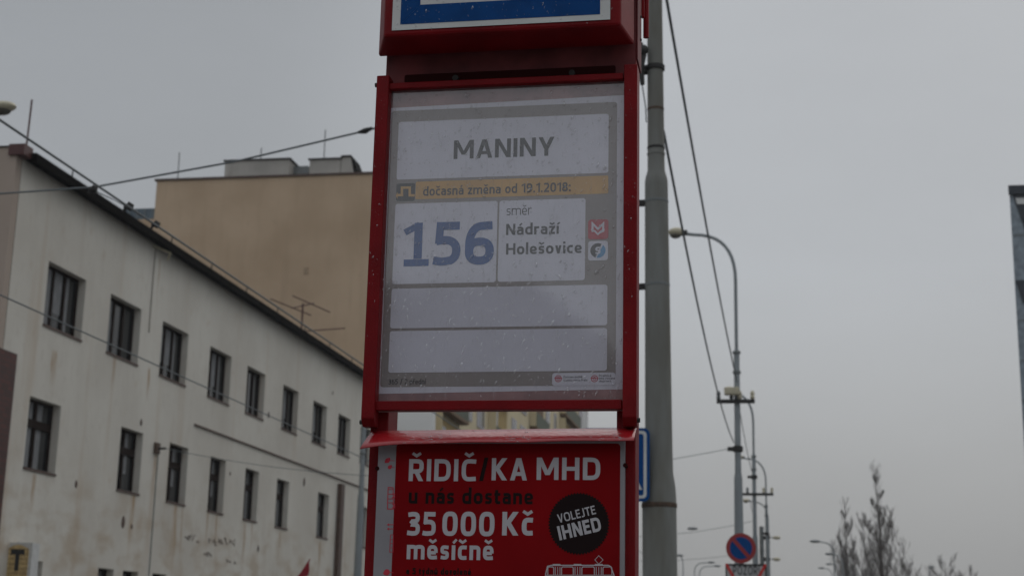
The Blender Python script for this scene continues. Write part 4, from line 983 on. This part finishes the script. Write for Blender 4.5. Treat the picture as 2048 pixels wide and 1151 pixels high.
# dark brick volume against the near corner
q = PX(35, 708, -15.6); ztb = PX(0, 701, -15.6).z
tag(MB().box((-18.5, 24, 0), (-15.6, q.y, q.z)).build('brick_annex', M['brick']), 'dark red-brown tiled annex at the left edge against the white house’s corner', 'building')
# lit T sign
Yt = 29.4; a = PY(6, 1160, Yt); b = PY(62, 1086, Yt)
t = thing('shop_sign', ((a.x + b.x) / 2, Yt, a.z), 'backlit amber lattice sign with a black letter T at the lower left edge', 'sign')
n_ = 10; pts = [(a.x, a.z - .5), (b.x, a.z - .5), (b.x, b.z - .10)] + [(b.x + (a.x - b.x) * i / n_, b.z - .10 + .10 * math.sin(math.pi * i / n_)) for i in range(1, n_)] + [(a.x, b.z - .10)]
mb = MB(); mb.prism(pts, 'y', Yt, Yt + .02); mb.build('amber_panel', M['amber'], t)
fl = Flat(Yt - .004, .0005)
for i in range(1, 9): x = a.x + (b.x - a.x) * i / 9; fl.line([(x, a.z - .45), (x, b.z - .06)], .008)
for k in range(9): z = b.z - .12 - k * .1; fl.line([(a.x, z), (b.x, z)], .008)
fl.build('lattice', M['frame'], t)
fl = Flat(Yt - .006); fl.line(pts, .05, True); fl.build('border', M['white'], t)
q = PY(33, 1140, Yt); fl = Flat(Yt - .008); cxt = (a.x + b.x) / 2; zt0 = PY(33, 1103, Yt).z
fl.poly([(cxt - .16, zt0 - .05), (cxt + .16, zt0 - .05), (cxt + .16, zt0 + .055), (cxt - .16, zt0 + .055)]); fl.poly([(cxt - .05, q.z), (cxt + .05, q.z), (cxt + .05, zt0), (cxt - .05, zt0)])
fl.poly([(cxt - .16, zt0 - .10), (cxt - .13, zt0 - .05), (cxt - .16, zt0 - .04)]); fl.poly([(cxt + .16, zt0 - .10), (cxt + .13, zt0 - .05), (cxt + .16, zt0 - .04)])
fl.build('letter', M['ink'], t)
MB().box((a.x - .03, Yt + .021, a.z - .5), (b.x + .03, Yt + .34, b.z + .02)).build('housing', M['white'], t)
# red pennant low in the street
Yf = 24.0; tip = PY(620, 1117, Yf)
t = thing('pennant', (tip.x, Yf, 1.5), 'small red pointed pennant poking up before the white house', 'flag')
fb = MB(); p_ = [PY(618, 1122, Yf), PY(590, 1158, Yf), PY(616, 1150, Yf), PY(618, 1140, Yf)]
fb.prism([(v.x, v.z) for v in p_], 'y', Yf, Yf + .02); fb.build('cloth', M['flag'], t)
MB().tube([PY(620, 1117, Yf + .03), PY(583, 1175, Yf + .03)], .012, 6).build('staff', M['flag'], t)

# ================================================================== tan block and what stands on it
Yg = 66.0; a = PY(314, 361, Yg); xr = PY(757, 700, Yg).x; b = PY(745, 349, Yg)
zt = (a.z + b.z) / 2
tan = thing('apartment_block', (a.x, Yg, 0), 'tall windowless tan apartment block wall behind the white house', 'building')
MB().box((a.x, Yg, 0), (xr, Yg + 3.6, zt)).build('wall', M['tan'], tan)
MB().box((a.x - .1, Yg - .08, zt + .003), (xr + .1, Yg + 3.7, zt + .10)).build('coping', M['sill'], tan)
wa = PY(276, 443, Yg + 1.0)
MB().box((wa.x, Yg + .6, 0), (a.x - .004, Yg + 3.4, wa.z)).build('wing_wall', M['tan'], tan)
for px, py, hw, hh, nm in ((612, 541, .10, .16, 'vent'), (395, 690, .12, .12, 'vent')):
    c_ = PY(px, py, Yg); MB().box((c_.x - hw, Yg - (.006 if nm == 'render_patch' else .03), c_.z - hh), (c_.x + hw, Yg + .01, c_.z + hh)).build(nm, bpy.data.materials.get('tan_patch') or mat('tan_patch', (.43, .315, .21), .9, .25, 1.5), tan)
def chim(px0, px1, py_t, m_, cap=True):
    A_ = PY(px0, py_t, Yg + .8); B_ = PY(px1, py_t, Yg + .8)
    o_ = MB().box((A_.x, Yg + .7, zt + .10), (B_.x, Yg + 2.2, A_.z)).build('chimney_stack', M[m_], tan)
    MB().box((A_.x - .08, Yg + .62, A_.z + .003), (B_.x + .08, Yg + 2.28, A_.z + .055)).build('chimney_cap', M['eave'], o_); return o_
chim(452, 580, 324, 'concrete'); chim(621, 682, 321, 'concrete')
A_ = PY(681, 321, Yg + 1.0); B_ = PY(712, 347, Yg + 1.0)
sl2 = MB(); sl2.prism([(A_.x + .1, zt + .1), (B_.x, zt + .1), (A_.x + .6, A_.z + .08), (A_.x + .1, A_.z + .08)], 'y', Yg + .75, Yg + 2.1); sl2.build('lean_to', M['concrete'], tan)
sl3 = MB(); sl3.prism([(B_.x + .15, zt + .12), (B_.x + .25, zt + .2), (A_.x + .62, A_.z + .17), (A_.x + .1, A_.z + .17), (A_.x + .1, A_.z + .083), (A_.x + .6, A_.z + .083)], 'y', Yg + .7, Yg + 2.2); sl3.build('lean_to_roof', M['eave'], tan)
A_ = PY(583, 334, Yg + 1.5); B_ = PY(618, 334, Yg + 1.5); MB().box((A_.x, Yg + 1.4, zt + .10), (B_.x, Yg + 1.6, A_.z)).build('railing', M['steel'], tan)
for px, y0, y1, lab in ((358, 305, 356, 'thin lightning rod over the left end of the tan block'), (650, 260, 318, 'lightning rod rising from the tan block’s right chimney'), (522, 296, 322, 'short faint rod behind the wide concrete chimney')):
    P0 = PY(px - 2, y1, Yg + 1.4); P1 = PY(px + 1, y0, Yg + 1.4); tag(MB().tube([(P0.x, P0.y, zt + .05), P1], .03, 5).build('lightning_rod', M['steel']), lab, 'rod', 'rods on the tan block')
# block with a blue-grey roof between the two
Yr = 95.0; a = PY(238, 420, Yr); b = PY(330, 418, Yr)
t = thing('block_with_tin_roof', (a.x, Yr, 0), 'far block showing only its blue-grey tin top above the white eave', 'building')
MB().box((a.x, Yr, 0), (b.x, Yr + 12, a.z - 2.2)).build('wall', M['concrete'], t)
rfm = MB(); rfm.box((a.x - .2, Yr - .2, a.z - 2.2 + .003), (b.x + .2, Yr + 12, a.z)); ro = rfm.build('tin_top', M['bluetin'], t)
for k in range(6): x = a.x + .3 + (b.x - a.x) * k / 6; MB().box((x, Yr - .26, a.z - 2.1), (x + .06, Yr - .203, a.z)).build('seam', M['steel'], ro)

# ================================================================== cream apartments seen through the gap
Y0 = 66.55; Y1e = PX(1176, 840, XW).y
apt = thing('cream_apartments', (XW, Y0, 0), 'cream apartment house with balconies seen through the gap under the notice', 'building')
ZA = 22.0
MB().box((xr + .02, Y0, 0), (XW - .002, Y1e, ZA)).build('wall', M['cream'], apt)
MB().box((xr + .02, Y0 - .55, 0), (XW + .52, Y0 - .003, ZA)).build('gable', M['palewall'], apt)
MB().box((xr + .02, Y0 - .6, ZA + .003), (XW + .5, Y1e + .3, ZA + .35)).build('roof', M['eave'], apt)
def gx(cx): return PX(740 + cx / 3.657, 840, XW).y
for c0, c1, kind in ((462, 655, 'b'), (690, 742, 'w'), (780, 832, 'w'), (868, 1000, 'b'), (1036, 1070, 'w'), (1098, 1140, 'w'), (1168, 1265, 'b'), (1284, 1312, 'w'), (1345, 1362, 'w'), (1388, 1500, 'b'), (1525, 1590, 'w')):
    ya, yb = gx(c0), gx(c1)
    for fl_ in range(1, 7):
        zf = .6 + fl_ * 2.95
        if zf < 9 or zf > 20: continue
        if kind == 'w':
            f_ = MB().box((XW, ya, zf + .45), (XW + .05, yb, zf + 2.55)).build('window', M['posterwhite'], apt)
            MB().box((XW + .051, ya + (yb - ya) * .3, zf + .6), (XW + .058, yb - .15, zf + 2.42)).build('pane', M['glass'], f_)
        else:
            lgm = MB().box((XW, ya + .05, zf + .05), (XW + .03, yb - .05, zf + 2.6)).build('loggia_back', M['ochre'] if c0 != 1168 else M['brown'], apt)
            bb = MB(); bb.box((XW + .031, ya, zf - .16), (XW + .50, yb, zf)); bal = bb.build('balcony', M['brown'], apt)
            MB().box((XW + .44, ya, zf + .003), (XW + .49, yb, zf + .95)).build('railing', M['green'], bal)
            MB().box((XW + .031, ya - .1, zf + .003), (XW + .46, ya - .02, zf + 2.6)).build('side_screen', M['cream'], bal)
            MB().box((XW + .032, ya + .5, zf + .1), (XW + .05, ya + (yb - ya) * .45, zf + 2.2)).build('balcony_door', M['glass'], bal)

# ================================================================== modern block at the right edge
Yk = 55.0; A_ = PY(2018, 372, Yk); Xk = A_.x; Zk = A_.z
t = thing('modern_block', (Xk, Yk, 0), 'modern grey-clad block with a dark roof edge at the right margin', 'building')
mb = MB(); mb.prism([(Xk, Yk), (Xk + 18, Yk), (Xk + 24, Yk + 22), (Xk + 7, Yk + 22)], 'z', 0, Zk - .35); mb.build('cladding', M['mesh'], t)
mb = MB(); mb.prism([(Xk - .05, Yk - .1), (Xk + 18.1, Yk - .1), (Xk + 24, Yk + 22), (Xk + 7, Yk + 22)], 'z', Zk - .347, Zk); mb.build('roof_edge', M['darkglass'], t)
def kp(px, py): q = PY(px, py, Yk - .03); return (q.x, q.z)
fl = Flat(Yk - .02); fl.poly([kp(2024, 386), kp(2075, 384), kp(2075, 530), kp(2047, 452)]); so2 = fl.build('sloped_glazing', M['darkglass'], t)
fl = Flat(Yk - .04); fl.poly([kp(2031, 396), kp(2060, 396), kp(2060, 408), kp(2034, 408)]); fl.build('pale_window', M['white'], t)  # pale window in plain white, not glowing
fl = Flat(Yk - .03); fl.poly([kp(2031, 560), kp(2075, 560), kp(2075, 600), kp(2046, 606)]); fl.build('window_band', M['darkglass'], t)
for py in (470, 640, 720, 800, 880):
    fl = Flat(Yk - .02); fl.line([kp(2022 + (py - 372) * .053, py), kp(2080, py - 2)], .05); fl.build('cladding_joint', M['steel'], t)

# ================================================================== bare trees
def grow(mb, p, d, L, r, depth, rnd, spread, upb, nseg=4, sides=5):
    pts = [p]; rs = [r]; q = p.copy(); dd = d.copy()
    for i in range(nseg):
        dd = (dd + Vector((rnd.gauss(0, .06), rnd.gauss(0, .06), upb * .12))).normalized()
        q = q + dd * (L / nseg); pts.append(q.copy()); rs.append(r * (1 - .8 * (i + 1) / nseg))
    mb.tube(pts, rs, sides if r > .04 else 3, cap=False)
    if depth <= 0: return
    n = {4: 7, 3: 9, 2: 10, 1: 9}.get(depth, 6)
    for k in range(n):
        f = .18 + .8 * (k + rnd.random()) / n; i = min(nseg - 1, int(f * nseg)); fr = f * nseg - i
        bp = pts[i].lerp(pts[i + 1], fr); az = rnd.uniform(0, 2 * math.pi)
        side = Vector((math.cos(az), math.sin(az), 0)); ax = (pts[i + 1] - pts[i]).normalized()
        nd = (ax * 1.0 + side * spread * rnd.uniform(.7, 1.3) + Vector((0, 0, upb * .5))).normalized()
        grow(mb, bp, nd, L * rnd.uniform(.38, .6) * (1.15 - f * .55), max(.012, r * (1 - .75 * f) * .55), depth - 1, rnd, spread, upb, 3, 4)
def twig(mb, p, L, rnd):
    ta = rnd.uniform(0, 6.28); o_ = L * rnd.uniform(.25, .62); sd = Vector((math.cos(ta), math.sin(ta), 0))
    q = [p + sd * o_ * (1 - (1 - u) ** 2) + Vector((0, 0, L * u)) for u in (0, .35, .7, 1)]
    mb.tube(q, [.013, .011, .008, .005], 3, cap=False)
    for k in range(4):
        u = rnd.uniform(.15, .8); i = min(2, int(u * 3)); b = q[i].lerp(q[i + 1], u * 3 - i); tb = rnd.uniform(0, 6.28); l2 = L * rnd.uniform(.2, .45)
        mb.tube([b, b + Vector((math.cos(tb) * l2 * .32, math.sin(tb) * l2 * .32, l2 * .6)), b + Vector((math.cos(tb) * l2 * .42, math.sin(tb) * l2 * .42, l2))], [.010, .008, .005], 3, cap=False)
def tree(name, px, py_top, Y, label, seed, cat='tree', spread=.33, limbs=26, wide=1.0, upb=1.0, rtrunk=.24, group='bare winter trees', lean=0):
    rnd = random.Random(seed); X = PY(px, 1286, Y).x; H = PY(px, py_top, Y).z
    t = thing(name, (X, Y, 0), label, cat, group)
    tr = MB(); pts = [Vector((X + lean * H * f + rnd.gauss(0, .04) * (f > 0), Y, H * f)) for f in [i / 8 for i in range(9)]]
    tr.tube(pts, [max(.02, rtrunk * (1 - f / 8 * .97)) for f in range(9)], 8); tr.build('trunk', M['bark'], t, smooth=True)
    cr = MB()
    for k in range(limbs):
        f = .10 + .84 * (k + rnd.random() * .6) / limbs; i = min(7, int(f * 8)); bp = pts[i].lerp(pts[i + 1], f * 8 - i); az = k * 2.4 + rnd.uniform(-.5, .5)
        if wide == 1.0:                              # upright poplar: limbs leave at a slant, then turn up as separate feathery plumes
            tp = H * min(.99, .57 + .24 * f + .18 * f * f + rnd.uniform(-.05, .06)); hgt = max(H * .045, tp - bp.z); out = spread * H * (.34 * (1 - f) + .035) * rnd.uniform(.6, 1.25)
            side = Vector((math.cos(az), math.sin(az), 0)); lp = [bp + side * out * (1 - (1 - q) ** 2.2) + Vector((0, 0, hgt * q)) for q in [m / 6 for m in range(7)]]
            r0 = max(.028, rtrunk * .24 * (1 - f * .7)); cr.tube(lp, [max(.014, r0 * (1 - q / 6 * .9)) for q in range(7)], 5, cap=False)
            nt_ = int(32 + 66 * (1 - f))
            for m in range(nt_):
                q = .05 + .93 * rnd.random(); a_ = min(5, int(q * 6)); b0 = lp[a_].lerp(lp[a_ + 1], q * 6 - a_); twig(cr, b0, (hgt * .7 + H * .05) * rnd.uniform(.16, .36) * (1.3 - q * .75), rnd)
            continue
        d = Vector((math.cos(az) * spread * wide, math.sin(az) * spread * wide, 1)).normalized()
        L = H * (.36 if f < .5 else .36 - .24 * (f - .5) / .5) * rnd.uniform(.7, 1.15)
        grow(cr, bp, d, L, max(.03, rtrunk * .42 * (1 - f * .8)), 2, rnd, .34 * wide ** .5, upb)
    if wide == 1.0:
        for m in range(70):
            q = .45 + .55 * rnd.random(); a_ = min(7, int(q * 8)); twig(cr, pts[a_].lerp(pts[a_ + 1], q * 8 - a_), H * .11 * (1.25 - q * .75), rnd)
    cr.build('crown', M['bark'], t); return t
tree('poplar_tree', 1772, 938, 140, 'tallest bare poplar at the lower right, dark upright crown', 21, limbs=15, lean=-.02, spread=.46)
tree('poplar_tree', 1698, 1006, 165, 'paler bare poplar left of the tallest one, behind the street lamps', 22, limbs=13, spread=.42, lean=0)
tree('bare_tree', 1897, 1122, 210, 'low rounded bare tree toward the right, beside a single lamp', 23, limbs=22, spread=.7, wide=1.3, upb=.5)
tree('bare_tree', 1945, 1138, 240, 'lowest faint bare treetop, rightmost of the row', 24, limbs=20, spread=.8, wide=1.3, upb=.4)
tree('bare_tree', 1728, 1118, 175, 'bushy bare tree filling the space between the two poplars', 25, limbs=22, spread=.6, wide=1.2, upb=.5)
tree('bare_tree', 1818, 1130, 185, 'bushy bare tree at the right foot of the tallest poplar', 26, limbs=22, spread=.6, wide=1.2, upb=.5)

# ================================================================== houses behind the viewer, mirrored in the notice glass
t = thing('grey_house', (-13, -38, 0), 'brown-grey house behind the viewer, mirrored in the notice glass', 'building')
mb = MB(); mb.prism([(-24, 0), (-4.6, 0), (-4.6, 9.9), (-6.8, 11.6), (-24, 11.8)], 'y', -46, -35); mb.build('wall', M['backhouse'], t)
for k in range(5):
    for z in (2, 5, 8): MB().box((-22 + k * 3.4, -35.0, z), (-20.8 + k * 3.4, -34.95, z + 1.6)).build('window', M['glass'], t)
t = thing('low_house', (8, -38, 0), 'lower brown-grey house beside the first, mirrored in the notice glass', 'building')
mb = MB(); mb.box((-4.59, -45, 0), (22, -36, 9.2)); mb.build('wall', M['backhouse'], t)
for k in range(5):
    for z in (2, 5.4): MB().box((-3 + k * 4.2, -36.0, z), (-1.6 + k * 4.2, -35.95, z + 1.7)).build('window', M['glass'], t)

# ================================================================== damp air
hzm = bpy.data.materials.new('damp_air'); hzm.use_nodes = True; t_ = hzm.node_tree; t_.nodes.clear()
o_ = t_.nodes.new('ShaderNodeOutputMaterial'); v_ = t_.nodes.new('ShaderNodeVolumePrincipled')
v_.inputs['Color'].default_value = (.93, .95, .97, 1); v_.inputs['Density'].default_value = .0005
t_.links.new(v_.outputs[0], o_.inputs['Volume'])
hb_ = MB().box((-252, -132, -1.3), (252, 422, 30)).build('haze', hzm); tag(hb_, kind='stuff')
